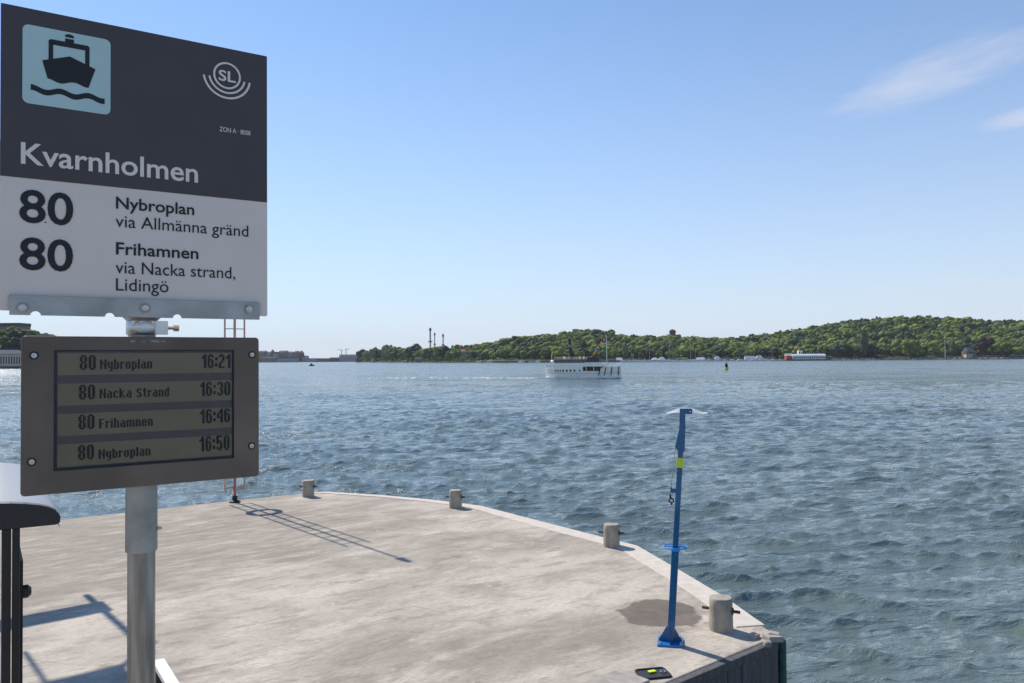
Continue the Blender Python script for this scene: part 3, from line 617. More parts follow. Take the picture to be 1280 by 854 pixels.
g_.links.new(fz.outputs[0], mx_.inputs[0]); g_.links.new(tr.outputs[0], mx_.inputs[1]); g_.links.new(gs.outputs[0], mx_.inputs[2]); g_.links.new(mx_.outputs[0], oo.inputs[0])
MB().prism_xz([(sx0 + .0002, sz0 + .0002), (sx1 - .0002, sz0 + .0002), (sx1 - .0002, sz1 - .0002), (sx0 + .0002, sz1 - .0002)], DY + .0032, DY + .0042).build('cover_glass', gl, dh)

# ------------------------------------------------------------------ NEAR SHELTER at the left edge
A0 = atd(75, 650, 2.2); SH = Matrix.Translation(A0) @ Matrix.Rotation(YAW, 4, 'Z'); SHI = SH.inverted()
def Q(u, v, y=0):
    o_ = SHI @ CP; d = SHI.to_3x3() @ ray(u, v); t = (y - o_.y) / d.y; p = o_ + d * t; return (p.x, p.z)
shl = thing('waiting_shelter', 'dark framed waiting shelter with curved pale grey roof, cut by the left edge', 'shelter', (A0.x, A0.y, .7), YAW); zs = A0.z - .7
cap = [Q(70, 656), Q(75.5, 653), Q(75.5, 644), Q(69, 637), Q(60, 633.3), Q(48, 631), Q(30, 629.2), Q(12, 628.6), Q(-10, 629)]
xl = Q(-10, 629)[0]; zz = cap[-1][1]; capL = [(xl - .35, zz - .03), (xl - .7, zz - .10), (xl - .78, zz - .16), (xl - .76, zz - .18), (xl - .35, zz - .125)]
capo = [(x, z + zs) for x, z in cap + capL + [Q(0, 663), ]]
MB().prism_xz(capo[::-1], -.004, .03).build('roof_end_profile', M_roofcap, shl, bevel=.004)
roof = [(x, z + zs) for x, z in cap[1:] + capL[:4]]
ro = MB(); nr = len(roof); Lr = 1.05
vs = [(x, .031, z - .003) for x, z in roof] + [(x, Lr, z - .003) for x, z in roof] + [(x, .031, z - .02) for x, z in roof] + [(x, Lr, z - .02) for x, z in roof]
fs = [(i, i + 1, nr + i + 1, nr + i) for i in range(nr - 1)] + [(2 * nr + i, 3 * nr + i, 3 * nr + i + 1, 2 * nr + i + 1) for i in range(nr - 1)] + [(nr + i, nr + i + 1, 3 * nr + i + 1, 3 * nr + i) for i in range(nr - 1)]
ro.add(vs, fs).build('roof_sheet', M_roofgrey, shl, smooth=True)
pz = Q(10, 662)[1] + zs
for ua, ub in ((2, 14), (15.5, 25)):
    xa, xb = Q(ua, 700)[0], Q(ub, 700)[0]; MB().box(((xa + xb) / 2, .02, pz / 2), (xb - xa, .04, pz)).build('post', M_black, shl, bevel=.003)
xa, xb = Q(25.5, 700)[0], Q(30, 700)[0]; zt = Q(28, 706)[1] + zs
MB().box(((xa + xb) / 2, .30, zt / 2), (xb - xa, .5, zt)).build('side_panel', M_black, shl)
MB().lathe([(0, 0), (.018, 0), (.018, .012), (.01, .02), (0, .02)], 14).build('knob', M_black, shl, (xb, .06, Q(33, 746)[1] + zs), rot=(0, PI / 2, 0))
MB().box((xa - .62, .02, pz / 2), (.04, .04, pz - .1)).build('post', M_black, shl)
MB().box((xa - .40, .95, pz / 2), (.5, .012, pz * .9)).build('rear_pane', gl, shl)

# white gangway handrail starting behind the pole
g0 = at(198, 824, 1.8); gd = Vector((sy_, -cy_, 0))
gw = thing('gangway_rail', 'white topped handrail of the gangway, just right of the sign pole at the bottom', 'handrail', (g0.x, g0.y, .7), math.atan2(gd.y, gd.x))
MB().box((1.2, 0, 1.085), (2.4, .06, .03)).build('top_rail', M_white, gw, bevel=.004)
for k in range(4): MB().box((.03 + k * .75, 0, .535), (.05, .04, 1.07)).build('rail_post', M_black, gw)
MB().box((1.2, 0, .5), (2.3, .012, .8)).build('infill_panel', M_black, gw)

# ------------------------------------------------------------------ overhead frame left of view whose shadow lies on the quay
def up(u, v, h):   # the point at height h whose sun shadow falls on the quay at this bearing
    p = at(u, v, 0); return p + sdir * (h / sdir.z)
gx = up(135, 757, 4.6); gy = up(30, 777, 4.6); dirb = (gy - gx); dirb.z = 0; dirb.normalize()
gt = thing('boarding_gantry', 'steel boarding gantry beyond the left frame edge, seen by its shadow on the quay', 'gantry', (gx.x, gx.y, 0), 0)
def loc(p): return p - Vector((gx.x, gx.y, 0))
a_ = gx; far = gx + dirb * 7.0
bm = MB(); c_ = loc((a_ + far) / 2); bm.box(c_, ((far - a_).length, .05, .52), math.atan2(dirb.y, dirb.x)); bm.build('lower_beam', M_black, gt)
r0 = up(108, 744, 4.35); r1 = Vector((r0.x, r0.y, 7.4)); MB().tube(loc(r0), loc(r1), .05, .05, 8).build('hanger_rod', M_black, gt)
u0 = up(165, 842, 6.9); MB().box(loc(u0 + dirb * 3.5), (7, .05, .7), math.atan2(dirb.y, dirb.x)).build('upper_beam', M_black, gt)
r2 = up(31, 815, 5.0); MB().tube(loc(r2), loc(Vector((r2.x, r2.y, 7.0))), .03, .03, 8).build('hanger_rod', M_black, gt)
MB().tube(loc(Vector((far.x, far.y, 0))), loc(Vector((far.x, far.y, 7.4))), .12, .12, 12).build('gantry_post', M_black, gt)
MB().box(loc(Vector(((r0.x + u0.x) / 2, (r0.y + u0.y) / 2, 6.9))), (.06, max(.3, abs(r0.y - u0.y)), .06)).build('tie_bar', M_black, gt)

# ------------------------------------------------------------------ FAR SHORE: terrain
YS_T = [(-400, 640), (60, 650), (300, 1900), (440, 1900), (450, 1500), (500, 1270), (560, 1080), (620, 960), (680, 905), (960, 900), (1280, 880), (1700, 860)]
TOP_T = [(440, 442), (452, 437), (470, 434.5), (490, 434), (500, 433), (540, 431), (560, 432.5), (585, 433.5), (600, 431), (630, 425), (655, 421), (680, 418.5), (700, 417), (720, 413.5), (740, 412.5), (760, 413.5), (772, 418), (790, 420), (830, 421), (841, 420), (860, 421.5), (880, 423), (920, 423), (960, 418), (1000, 412), (1040, 404.5), (1080, 400.5), (1100, 398), (1130, 396.5), (1160, 396.5), (1200, 397.5), (1240, 401), (1280, 402), (1400, 404), (1700, 415)]
def ridge_y(u): return lerp_tab([(440, 1560), (500, 1330), (560, 1160), (620, 1120), (700, 1150), (1000, 1180), (1700, 1200)], u)
def ground(u, y):
    ys = lerp_tab(YS_T, u); yr = ridge_y(u); g_r = max(2.0, hgt(u, lerp_tab(TOP_T, u), yr) - 12.5)
    s_ = min(1, max(0, (y - ys - 18) / (yr - ys - 18))); s_ = s_ * s_ * (3 - 2 * s_)
    return WATER_Z + 1.6 + min(1, max(0, (y - ys) / 8)) * .6 + s_ * (g_r - WATER_Z - 2.2)
M_hill = mat('woodland_floor', (.035, .055, .02), .9, 0, .4, .05)
M_grass = mat('meadow_grass', (.11, .17, .035), .9, 0, .2, .1)
def terrain():
    us = list(np.arange(444, 1500, 6)); tt = [0, .004, .01, .03, .07, .13, .2, .3, .4, .5, .6, .7, .8, .9, 1, 1.15, 1.5]; mb = MB(); vs = []
    for u in us:
        ys = lerp_tab(YS_T, u); yr = ridge_y(u)
        for t_ in tt:
            y = ys + (yr - ys) * t_ * 1.0; z = ground(u, y) if t_ > 0 else WATER_Z - 1.5
            vs.append(((u - 640) / 1000 * y, y, z))
    k = len(tt); fs = [((i + 1) * k + j, (i + 1) * k + j + 1, i * k + j + 1, i * k + j) for i in range(len(us) - 1) for j in range(k - 1)]
    o = mb.add(vs, [f[::-1] for f in fs]).build('hillside', M_hill, smooth=True); o['kind'] = 'structure'
terrain()
# rocky bank and promenade wall along the waterline
mb = MB(); M_bank = mat('shore_rocks', (.30, .27, .23), .9, 0, .45, .25)
def shore_pt(u, d=0, z=None):
    y = lerp_tab(YS_T, u) + d; return Vector(((u - 640) / 1000 * y, y, WATER_Z if z is None else z))
for u in np.arange(1030, 1290, 2.6):
    p = shore_pt(u, -2 + random.uniform(-1, 1)); mb.box((p.x, p.y, WATER_Z + .5), (random.uniform(1.5, 3.6), 2.5, random.uniform(1.6, 3.6)), random.random(), taper=.7)
o = mb.build('shore_rocks', M_bank); o['kind'] = 'stuff'
mb = MB()
for u in np.arange(600, 1030, 6):
    a = shore_pt(u, -3); c = shore_pt(u + 6, -3); mb.box(((a.x + c.x) / 2, (a.y + c.y) / 2, WATER_Z + .6), ((c - a).length + .3, 3, 2.4), math.atan2(c.y - a.y, c.x - a.x))
o = mb.build('marina_promenade', mat('promenade_stone', (.13, .12, .11), .9, 0, .3, .3)); o['kind'] = 'structure'
mb = MB()
for (ua, ub, d0, d1) in ((846, 862, 30, 75), (1100, 1180, 3, 14), (655, 668, 6, 20), (600, 700, 2, 7), (1180, 1200, 3, 10)):
    n = 8; vs = []
    for i in range(n + 1):
        u = ua + (ub - ua) * i / n
        for d in (d0, d1): p = shore_pt(u, d); p.z = ground(u, p.y) + .8 + (7 if (d == d1 and ua == 846) else 0); vs.append(p)
    mb.add(vs, [(2 * i, 2 * i + 2, 2 * i + 3, 2 * i + 1) for i in range(n)])
o = mb.build('grass_bank', M_grass); o['kind'] = 'structure'

# ------------------------------------------------------------------ TREES
def ico(sub):
    t = (1 + 5 ** .5) / 2
    v = [(-1, t, 0), (1, t, 0), (-1, -t, 0), (1, -t, 0), (0, -1, t), (0, 1, t), (0, -1, -t), (0, 1, -t), (t, 0, -1), (t, 0, 1), (-t, 0, -1), (-t, 0, 1)]
    f = [(0, 11, 5), (0, 5, 1), (0, 1, 7), (0, 7, 10), (0, 10, 11), (1, 5, 9), (5, 11, 4), (11, 10, 2), (10, 7, 6), (7, 1, 8), (3, 9, 4), (3, 4, 2), (3, 2, 6), (3, 6, 8), (3, 8, 9), (4, 9, 5), (2, 4, 11), (6, 2, 10), (8, 6, 7), (9, 8, 1)]
    v = [np.array(p) / np.linalg.norm(p) for p in v]
    for _ in range(sub):
        c = {}; nf = []
        def mid(a, b_):
            k = (min(a, b_), max(a, b_))
            if k not in c: q = v[a] + v[b_]; v.append(q / np.linalg.norm(q)); c[k] = len(v) - 1
            return c[k]
        for a, b_, d in f: x, y, z = mid(a, b_), mid(b_, d), mid(d, a); nf += [(a, x, z), (b_, y, x), (d, z, y), (x, y, z)]
        f = nf
    return np.array(v), np.array(f)
ICO2 = ico(2); ICO1 = ico(1)
def crown_arrays(kind, rng, lod):
    V, F = (ICO2 if lod == 0 else ICO1); vs, fs = [], []; o = 0
    n = {'broad': 26, 'oak': 30, 'pine': 14, 'poplar': 16, 'round': 20}[kind]
    if lod: n = int(n * .62)
    for i in range(n):
        if kind == 'poplar':
            z = 3 + 15 * (i + .5) / n; rad = 2.2 * math.sin(PI * min(.95, (i + 1.5) / (n + 2))) + .5; a = rng.uniform(0, 6.28); c = np.array([.9 * math.cos(a), .9 * math.sin(a), z]); s_ = np.array([rad, rad, rad * 1.5])
        elif kind == 'pine':
            a = rng.uniform(0, 6.28); q = rng.random() ** .5 * 3.0; z = 8.5 + rng.uniform(0, 4.5); c = np.array([q * math.cos(a), q * math.sin(a), z]); rad = rng.uniform(1.2, 2.2); s_ = np.array([rad, rad, rad * .6])
        else:
            W, H0, H1 = {'broad': (4.8, 3.2, 13), 'oak': (6.4, 3.2, 12.5), 'round': (4.0, 2.2, 9.5)}[kind]
            d = rng.normal(size=3); d /= np.linalg.norm(d); q = rng.uniform(.55, .95); mid_ = (H0 + H1) / 2
            c = np.array([d[0] * W * q, d[1] * W * q, mid_ + d[2] * (H1 - H0) / 2 * q]); rad = rng.uniform(1.3, 2.7) * W / 5.2 * (1.12 if lod else .9); s_ = np.array([rad, rad, rad * .8])
        ph = rng.uniform(0, 6.28, 3); P = V * (1 + .16 * np.sin(V[:, [0]] * 6 + ph[0]) * np.sin(V[:, [1]] * 7 + ph[1]) + rng.normal(0, .10, (len(V), 1)))
        vs.append(P * s_ + c); fs.append(F + o); o += len(V)
    if 1:   # loose leaf sprays round the clumps
        k = 90 if lod else 520; VV = np.vstack(vs); pick = VV[rng.integers(0, len(VV), k)]; ctr = VV.mean(0); outd = pick - ctr; outd /= np.linalg.norm(outd, axis=1)[:, None]
        p = pick + outd * rng.uniform(.05, .7, (k, 1)); a = rng.normal(size=(k, 3)) * .45; b_ = rng.normal(size=(k, 3)) * .45
        vs.append(np.stack([p, p + a, p + b_], 1).reshape(-1, 3)); fs.append(np.arange(k * 3).reshape(-1, 3) + o)
    return np.vstack(vs), np.vstack(fs)
def np_mesh(name, V, F, m):
    me = bpy.data.meshes.new(name); me.vertices.add(len(V)); me.vertices.foreach_set('co', np.ascontiguousarray(V, dtype=np.float32).ravel())
    me.loops.add(F.size); me.loops.foreach_set('vertex_index', F.ravel().astype(np.int32)); me.polygons.add(len(F)); me.polygons.foreach_set('loop_start', (np.arange(len(F)) * F.shape[1]).astype(np.int32))
    me.update(calc_edges=True); me.materials.append(m); return me
def leafmat(name, c, vr=.35):
    m = mat(name, c, .75, 0, .38, .45, 0, None, None, vr, spec=.2); b = m.node_tree.nodes['Principled BSDF']; return m
LM = {'broad': leafmat('broadleaf_green', (.135, .172, .026)), 'oak': leafmat('oak_green', (.098, .138, .024)), 'pine': leafmat('pine_green', (.030, .052, .022)), 'poplar': leafmat('poplar_grey_green', (.10, .13, .06)), 'round': leafmat('fresh_green', (.19, .23, .036)), 'copper': leafmat('copper_leaf', (.045, .026, .018)), 'dark': leafmat('dark_green', (.028, .052, .020))}
M_bark = mat('bark', (.09, .07, .055), .9, 0, .3, .8)
TM = {}
def tmesh(kind, i):
    if (kind, i) not in TM:
        rng = np.random.default_rng(hash_k(kind) + i); gk = {'copper': 'broad', 'dark': 'oak'}.get(kind, kind)
        V, F = crown_arrays(gk, rng, 0); TM[(kind, i)] = np_mesh('crown', V, F, LM[kind])
    return TM[(kind, i)]
def hash_k(s_): return sum(ord(c) * (i + 3) for i, c in enumerate(s_))
tk = MB(); tk.tube((0, 0, -1), (0, 0, 3.4), .42, .3, 8, False)
for a in range(5):
    aa = a * 1.3; tk.tube((0, 0, 2.6 + a * .25), (2.2 * math.cos(aa), 2.2 * math.sin(aa), 6 + .6 * a), .2, .07, 6, False)
tk.tube((0, 0, 3.4), (.3, .2, 9.5), .3, .1, 6, False)
TRK = bpy.data.meshes.new('trunk'); TRK.from_pydata(tk.v, [], tk.f); TRK.materials.append(M_bark)
def tree(kind, p, s_, label, group, sz=1.0):
    r = bpy.data.objects.new({'pine': 'pine_tree', 'poplar': 'poplar_tree', 'copper': 'copper_beech'}.get(kind, 'broadleaf_tree'), None); COL.objects.link(r); r.location = p; r.scale = (s_, s_, s_ * sz); r.rotation_euler = (0, 0, random.uniform(0, 6.28))
    tag(r, label, 'tree', group)
    for nm, me in (('crown', tmesh(kind, random.randrange(5))), ('trunk', TRK)):
        o = bpy.data.objects.new(nm, me); COL.objects.link(o); o.parent = r
    return r
SECT = [(560, 'on the distant point'), (680, 'left of the steamship'), (790, 'behind the steamship'), (930, 'behind the marina'), (1040, 'behind the pavilion'), (1200, 'left of the flagpole villa'), (1600, 'right of the flagpole villa')]
TREES = {}
ORD = ['first', 'second', 'third', 'fourth', 'fifth', 'sixth', 'seventh', 'eighth', 'ninth', 'tenth', 'eleventh', 'twelfth', 'thirteenth', 'fourteenth', 'fifteenth', 'sixteenth', 'seventeenth', 'eighteenth', 'nineteenth', 'twentieth']
def name_by_order(reg, fmt):
    for (kind, where), lst in reg.items():
        lst.sort(key=lambda q: q[0])
        for i, (u, o) in enumerate(lst):
            o['label'] = fmt.format(o='' if len(lst) == 1 else ORD[i] + ' ', k=kind, f='' if len(lst) == 1 else ' from the left', w=where)
def section(u):
    for a, s_ in SECT:
        if u < a: return s_
    return SECT[-1][1]
DESC = {'broad': 'mid green full-crowned tree', 'oak': 'deep green wide oak-like tree', 'dark': 'very dark green tree', 'round': 'bright green rounded tree', 'poplar': 'slender grey-green poplar', 'pine': 'dark pine'}
cnt = 0
for row, (d, st) in enumerate(((16, 15), (30, 13), (46, 13))):
    u = 560.0 if row else 566.0
    while u < 1340:
        p = shore_pt(u, d + random.uniform(-4, 4)); 
        kind = random.choices(['broad', 'oak', 'dark', 'round', 'poplar'], [4, 4, 4, 2.2 if row == 0 else .8, .5])[0]
        skip = (row == 0 and (640 < u < 678 or 1098 < u < 1112 or 1206 < u < 1226)) or (row == 1 and 1208 < u < 1224)
        sc_ = random.uniform(.75, 1.1) * (.72 if row == 0 and u < 960 else 1.0) * (1.15 if u > 1000 else 1)
        if u < 620: sc_ *= .8
        if not skip and not (row == 0 and u < 960 and random.random() < .45):
            p.z = ground(u, p.y) - .3; TREES.setdefault((DESC[kind], f'{("front", "second", "third")[row]} row {section(u)}'), []).append((u, tree(kind, p, sc_, 'tree', 'trees along the far wooded shore')))
        u += st * random.uniform(.75, 1.25) * (1.5 if u > 1300 else 1) * 1.05
# belt on the point at left
for u, vt, kind in [(453, 437, 'dark'), (461, 438, 'oak'), (469, 434.5, 'oak'), (474, 436, 'dark'), (480, 432, 'poplar'), (484, 431, 'poplar'), (488, 431.5, 'poplar'), (492, 433, 'broad'), (497, 434.5, 'dark'), (503, 435, 'broad'), (509, 434.5, 'broad'), (514, 434, 'oak'), (519, 430.5, 'dark'), (525, 434, 'round'), (531, 434.5, 'broad'), (537, 434.5, 'oak'), (543, 434, 'dark'), (549, 432.5, 'oak'), (556, 433, 'dark'), (563, 437, 'round'), (570, 434, 'broad')]:
    p = shore_pt(u, random.uniform(10, 40)); p.z = WATER_Z + 2; h = hgt(u, vt, p.y) - p.z; base_h = {'poplar': 19, 'round': 10.2, 'oak': 13.6, 'dark': 13.6}.get(kind, 14)
    TREES.setdefault((DESC[kind], 'tall tree belt on the distant point'), []).append((u, tree(kind, p, h / base_h, 'tree', 'trees on the distant point')))
for u in np.arange(447, 600, 5.2):
    p = shore_pt(u, random.uniform(2, 8)); p.z = WATER_Z + 1.2; TREES.setdefault(('low bright bushy tree', 'waterline of the distant point'), []).append((u, tree('round', p, random.uniform(.4, .62) * lerp_tab([(447, 1.5), (600, 1)], u), 'tree', 'trees on the distant point')))
for q in list(TREES):
    if len(TREES[q]) > 20: TREES[(q[0], q[1] + ', right half')] = sorted(TREES[q], key=lambda z: z[0])[20:]; TREES[q] = sorted(TREES[q], key=lambda z: z[0])[:20]
name_by_order(TREES, '{o}{k}{f}, {w}')
# single trees that stand out
def special(u, vt, d, kind, label, sz=1.0):
    p = shore_pt(u, d); p.z = ground(u, p.y) - .3; h = hgt(u, vt, p.y) - p.z; bh = {'poplar': 19, 'round': 10.2, 'oak': 13.6, 'copper': 13.6}.get(kind, 14)
    tree(kind, p, h / bh / sz, label, 'single trees on the far shore', sz)
special(1080, 414, 9, 'poplar', 'tall grey-green poplar right of the white waterside pavilion', 1.3)
special(1232, 419, 24, 'copper', 'dark red copper beech above the flag house roof')
special(1137, 421, 8, 'round', 'light green rounded tree alone at the middle of the rocky shore')
special(1252, 424, 8, 'round', 'pale green rounded tree just right of the flag house')
special(1273, 432, 6, 'round', 'small pale willow-like tree at the right end of the shore')
special(697, 431, 10, 'round', 'pale green rounded tree behind the steamship funnel')
special(725, 437, 8, 'round', 'small pale tree right of the steamship funnel')
# the wood above: one mass
def forest():
    rng = np.random.default_rng(5); lib = {k: [crown_arrays(k, rng, 1) for _ in range(4)] for k in ('broad', 'oak', 'pine', 'round')}
    out = {'mixed': ([], [], [0]), 'dark': ([], [], [0]), 'fresh': ([], [], [0])}
    for y in np.arange(950, 1245, 10.5):
        x = -.07 * y
        while x < .76 * y:
            u = 640 + 1000 * x / y; ys = lerp_tab(YS_T, u); yr = ridge_y(u)
            if ys + 55 < y < yr + 30:
                top_ = y > yr - 45 and u > 960; k = rng.choice(['pine', 'broad', 'oak']) if top_ else rng.choice(['broad', 'oak', 'oak', 'round'])
                V, F = lib[k][rng.integers(4)]; s_ = rng.uniform(.55, 1.25); a = rng.uniform(0, 6.28); ca, sa = math.cos(a), math.sin(a)
                P = V * s_; P = np.stack([P[:, 0] * ca - P[:, 1] * sa, P[:, 0] * sa + P[:, 1] * ca, P[:, 2]], 1) + [x + rng.uniform(-4, 4), y + rng.uniform(-4, 4), ground(u, y) - 1 + (1.2 - s_) * 3]
                g = 'dark' if (k == 'pine' or rng.random() < .33) else ('fresh' if rng.random() < .25 else 'mixed'); o_ = out[g]
                o_[0].append(P); o_[1].append(F + o_[2][0]); o_[2][0] += len(P)
            x += 9.5 * rng.uniform(.6, 1.4)
    Vs, Fs, mi, off = [], [], [], 0
    for i, g in enumerate(('mixed', 'dark', 'fresh')):
        V = np.vstack(out[g][0]); F = np.vstack(out[g][1]); Vs.append(V); Fs.append(F + off); mi.append(np.full(len(F), i)); off += len(V)
    me = np_mesh('forest', np.vstack(Vs), np.vstack(Fs), mat('wood_mixed', (.125, .165, .026), .8, 0, .5, .028, spec=.2)); me.materials.append(mat('wood_dark', (.045, .075, .024), .8, 0, .45, .028, spec=.2)); me.materials.append(mat('wood_fresh', (.19, .225, .034), .8, 0, .4, .028, spec=.2))
    me.polygons.foreach_set('material_index', np.concatenate(mi).astype(np.int32)); o = bpy.data.objects.new('forest', me); COL.objects.link(o); tag(o, 'continuous mixed wood covering the hill beyond the bay', 'forest', None, 'stuff')
forest()

# ------------------------------------------------------------------ FAR BUILDINGS
M_roofdk = mat('slate_roof', (.06, .065, .08), .95, 0, .2, .3); M_roofred = mat('tile_roof', (.40, .07, .05), .6, 0, .2, .3); M_win = mat('window_glass', (.03, .035, .045), .15)
WALL = {'cream': mat('wall_cream', (.55, .48, .38), .8, 0, .1, .2), 'white': mat('wall_white', (.72, .72, .70), .7, 0, .06, .2), 'pink': mat('wall_pink', (.60, .40, .35), .8, 0, .08, .2), 'brick': mat('wall_brick', (.16, .065, .05), .85, 0, .2, .4), 'grey': mat('wall_grey', (.30, .30, .31), .8, 0, .1, .2), 'brown': mat('wall_brown', (.22, .15, .11), .8, 0, .15, .2), 'red': mat('wall_red', (.42, .07, .05), .7, 0, .1, .2)}
def house(name, label, cat, u0, u1, vbase, vwall, vroof, y, wall, roof='gable', rm=None, depth=10, nwin=(0, 0), group=None, winh=.5, z0=None):
    a = atd(u0, vbase, y); c = atd(u1, vbase, y); zb_ = a.z if z0 is None else z0; hw = atd((u0 + u1) / 2, vwall, y).z - zb_; hr = atd((u0 + u1) / 2, vroof, y).z - zb_; W_ = (c - a).length
    t = thing(name, label, cat, ((a.x + c.x) / 2, (a.y + c.y) / 2, zb_), 0, group)
    MB().box((0, depth / 2, hw / 2), (W_, depth, hw)).build('wall', WALL[wall], t); rm = rm or M_roofdk; e_ = .3
    if roof == 'gable':
        MB().add([(-W_ / 2 - e_, -e_, hw), (W_ / 2 + e_, -e_, hw), (W_ / 2 + e_, depth + e_, hw), (-W_ / 2 - e_, depth + e_, hw), (-W_ / 2 - e_, depth / 2, hr), (W_ / 2 + e_, depth / 2, hr)], [(0, 1, 5, 4), (2, 3, 4, 5), (0, 4, 3), (1, 2, 5), (3, 2, 1, 0)]).build('roof', rm, t)
    elif roof == 'hip':
        k = min(W_ * .3, depth * .5); MB().add([(-W_ / 2 - e_, -e_, hw), (W_ / 2 + e_, -e_, hw), (W_ / 2 + e_, depth + e_, hw), (-W_ / 2 - e_, depth + e_, hw), (-W_ / 2 + k, depth / 2, hr), (W_ / 2 - k, depth / 2, hr)], [(0, 1, 5, 4), (2, 3, 4, 5), (0, 4, 3), (1, 2, 5), (3, 2, 1, 0)]).build('roof', rm, t)
    elif roof == 'flat':
        MB().box((0, depth / 2, (hw + hr) / 2), (W_ + .6, depth + .6, max(.3, hr - hw))).build('roof', rm, t)
    elif roof == 'spire':
        MB().box((0, depth / 2, (hw + hr) / 2), (W_, depth, hr - hw), taper=.08).build('roof', rm, t)
    nx, nz_ = nwin
    for i in range(nx):
        for j in range(nz_):
            ww = W_ / nx * .5; wh = hw / nz_ * winh; MB().box((-W_ / 2 + W_ * (i + .5) / nx, -.05, hw * (j + .5) / nz_), (ww, .2, wh)).build('window', M_win, t)
    return t, W_, hw, hr
# left edge: waterside building under a wooded rise
t, W_, hw, hr = house('waterside_building', 'long beige waterside building with dark blue roof at the left edge', 'building', -60, 26, 458.5, 443, 437.5, 640, 'cream', 'hip', mat('blue_slate', (.05, .07, .11), .95, 0, .1, .3), 16, (26, 1), None, .6)
MB().box((0, -1.2, -1.4), (W_ + 6, 5, 2.4)).build('landing_stage', M_roofdk, t)
MB().box((0, -.2, hw + .1), (W_ + 1, .8, .4)).build('cornice', WALL['brown'], t)
house('hilltop_building', 'dark flat roofed building half hidden by trees at the far left', 'building', -60, 24, 425, 408, 404, 760, 'brown', 'flat', None, 18, (10, 2))
LT = {}; mb = MB(); vs = []
for i, u in enumerate(np.arange(-320, 88, 8)):
    for d, z in ((0, WATER_Z - 1), (4, WATER_Z + 2.2), (24, lerp_tab([(-320, 9), (50, 9), (70, 6), (84, -3)], u)), (48, lerp_tab([(-320, 19), (30, 19), (62, 18), (74, 8), (84, -3)], u)), (110, lerp_tab([(-320, 26), (10, 24), (60, 16), (84, -3)], u))):
        y = 650 + d; vs.append(((u - 640) / 1000 * y, y, z))
k = 5; n = len(vs) // 5; o = mb.add(vs, [((i) * k + j, (i) * k + j + 1, (i + 1) * k + j + 1, (i + 1) * k + j)[::-1] for i in range(n - 1) for j in range(4)]).build('wooded_rise', M_hill); o['kind'] = 'structure'
for i, (u, vt, y) in enumerate([(-50, 407, 690), (-30, 408, 685), (-12, 410, 690), (2, 412, 690), (10, 409, 700), (17, 408, 695), (24, 410, 690), (30, 413, 685), (38, 412, 700), (44, 414.5, 705), (50, 416.5, 700), (57, 416.8, 705), (62, 416.9, 700), (5, 420, 675), (20, 421, 672), (33, 424, 672), (-25, 420, 675)]):
    zg = hgt(u, vt, y) - 11; p = Vector(((u - 640) / 1000 * y, y, min(zg, 20))); LT.setdefault(('dark green tree', 'above the beige waterside building'), []).append((u, tree(random.choice(['dark', 'oak', 'dark']), p, (hgt(u, vt, y) - p.z) / 13.6, 'tree', 'trees at the far left')))
name_by_order(LT, '{o}{k}{f} {w}')
# city skyline behind the display's right edge
cg = 'distant city buildings'
sky_b = [(322, 331, 440.5, 438.5, 'brown', 'gable', 'dark distant block touching the display, city skyline left end'), (331, 338, 442, 439.6, 'grey', 'gable', 'low grey distant block second from the display'), (337, 341, 441.5, 436.8, 'brick', 'spire', 'thin spired tower left of the skyline middle'), (341, 348, 441.5, 440, 'grey', 'flat', 'flat topped grey block in the middle of the city skyline'), (348, 358, 440.6, 438.3, 'brown', 'gable', 'tallest gabled brown block of the city skyline'), (358, 366, 441.2, 439.4, 'grey', 'hip', 'hipped grey block right of the tallest gabled one'), (366, 374, 440.5, 438.6, 'brown', 'hip', 'dark brown block near the right end of the city skyline'), (374, 377, 441.5, 438, 'brick', 'spire', 'small brick turret near the right end of the skyline'), (377, 383, 446.5, 444.5, 'grey', 'gable', 'lowest grey block at the right end of the skyline')]
for i, (a, c, vw, vr, wl_, rf, lb_) in enumerate(sky_b): house('city_block', lb_, 'building', a, c, 452, vw, vr, 1925 + (i % 3) * 4, wl_, rf, None, 25, (0, 0), cg)
for i, (a, c, vw, vr, wl_, rf, lb_) in enumerate([(326, 345, 447.5, 446.5, 'brown', 'gable', 'long brown waterfront block at the foot of the city skyline'), (346, 372, 448, 447, 'grey', 'flat', 'long grey waterfront block below the tallest gable'), (384, 396, 448.8, 448, 'grey', 'flat', 'low grey quay shed between skyline and cranes'), (397, 412, 449, 448, 'brown', 'flat', 'low brown quay shed left of the cranes'), (412, 424, 447.8, 446.8, 'brick', 'gable', 'low brick red shed below the cranes'), (424, 447, 445.2, 443.2, 'grey', 'gable', 'wide grey roofed hall right of the cranes')]):
    house('waterfront_building', lb_, 'building', a, c, 452, vw, vr, 1900 if a > 380 else 1908, wl_, rf, None, 14, (0, 0), cg)
mb = MB(); a = atd(60, 452, 1900); c = atd(452, 452, 1880)
o = MB().box(((a.x + c.x) / 2, 1945, WATER_Z + .8), (c.x - a.x, 80, 4)).build('city_embankment', mat('embankment_stone', (.2, .19, .18), .9, 0, .2, .1)); o['kind'] = 'structure'
for (u, vt, jib, lb_) in ((427, 437.5, -6, 'left one of two distant harbour cranes'), (432.5, 436.5, 5, 'right one of two distant harbour cranes')):
    p = atd(u, 450, 1890); H_ = hgt(u, vt, 1890) - p.z; t = thing('harbour_crane', lb_, 'crane', p, 0, 'distant cranes')
    MB().box((0, 0, H_ / 2), (1.3, 1.3, H_)).build('crane_mast', WALL['grey'], t); MB().tube((-jib * .5, 0, H_ - 1), (jib * 1.8, 0, H_ + 1.5), .7, .4, 6).build('crane_jib', WALL['grey'], t)
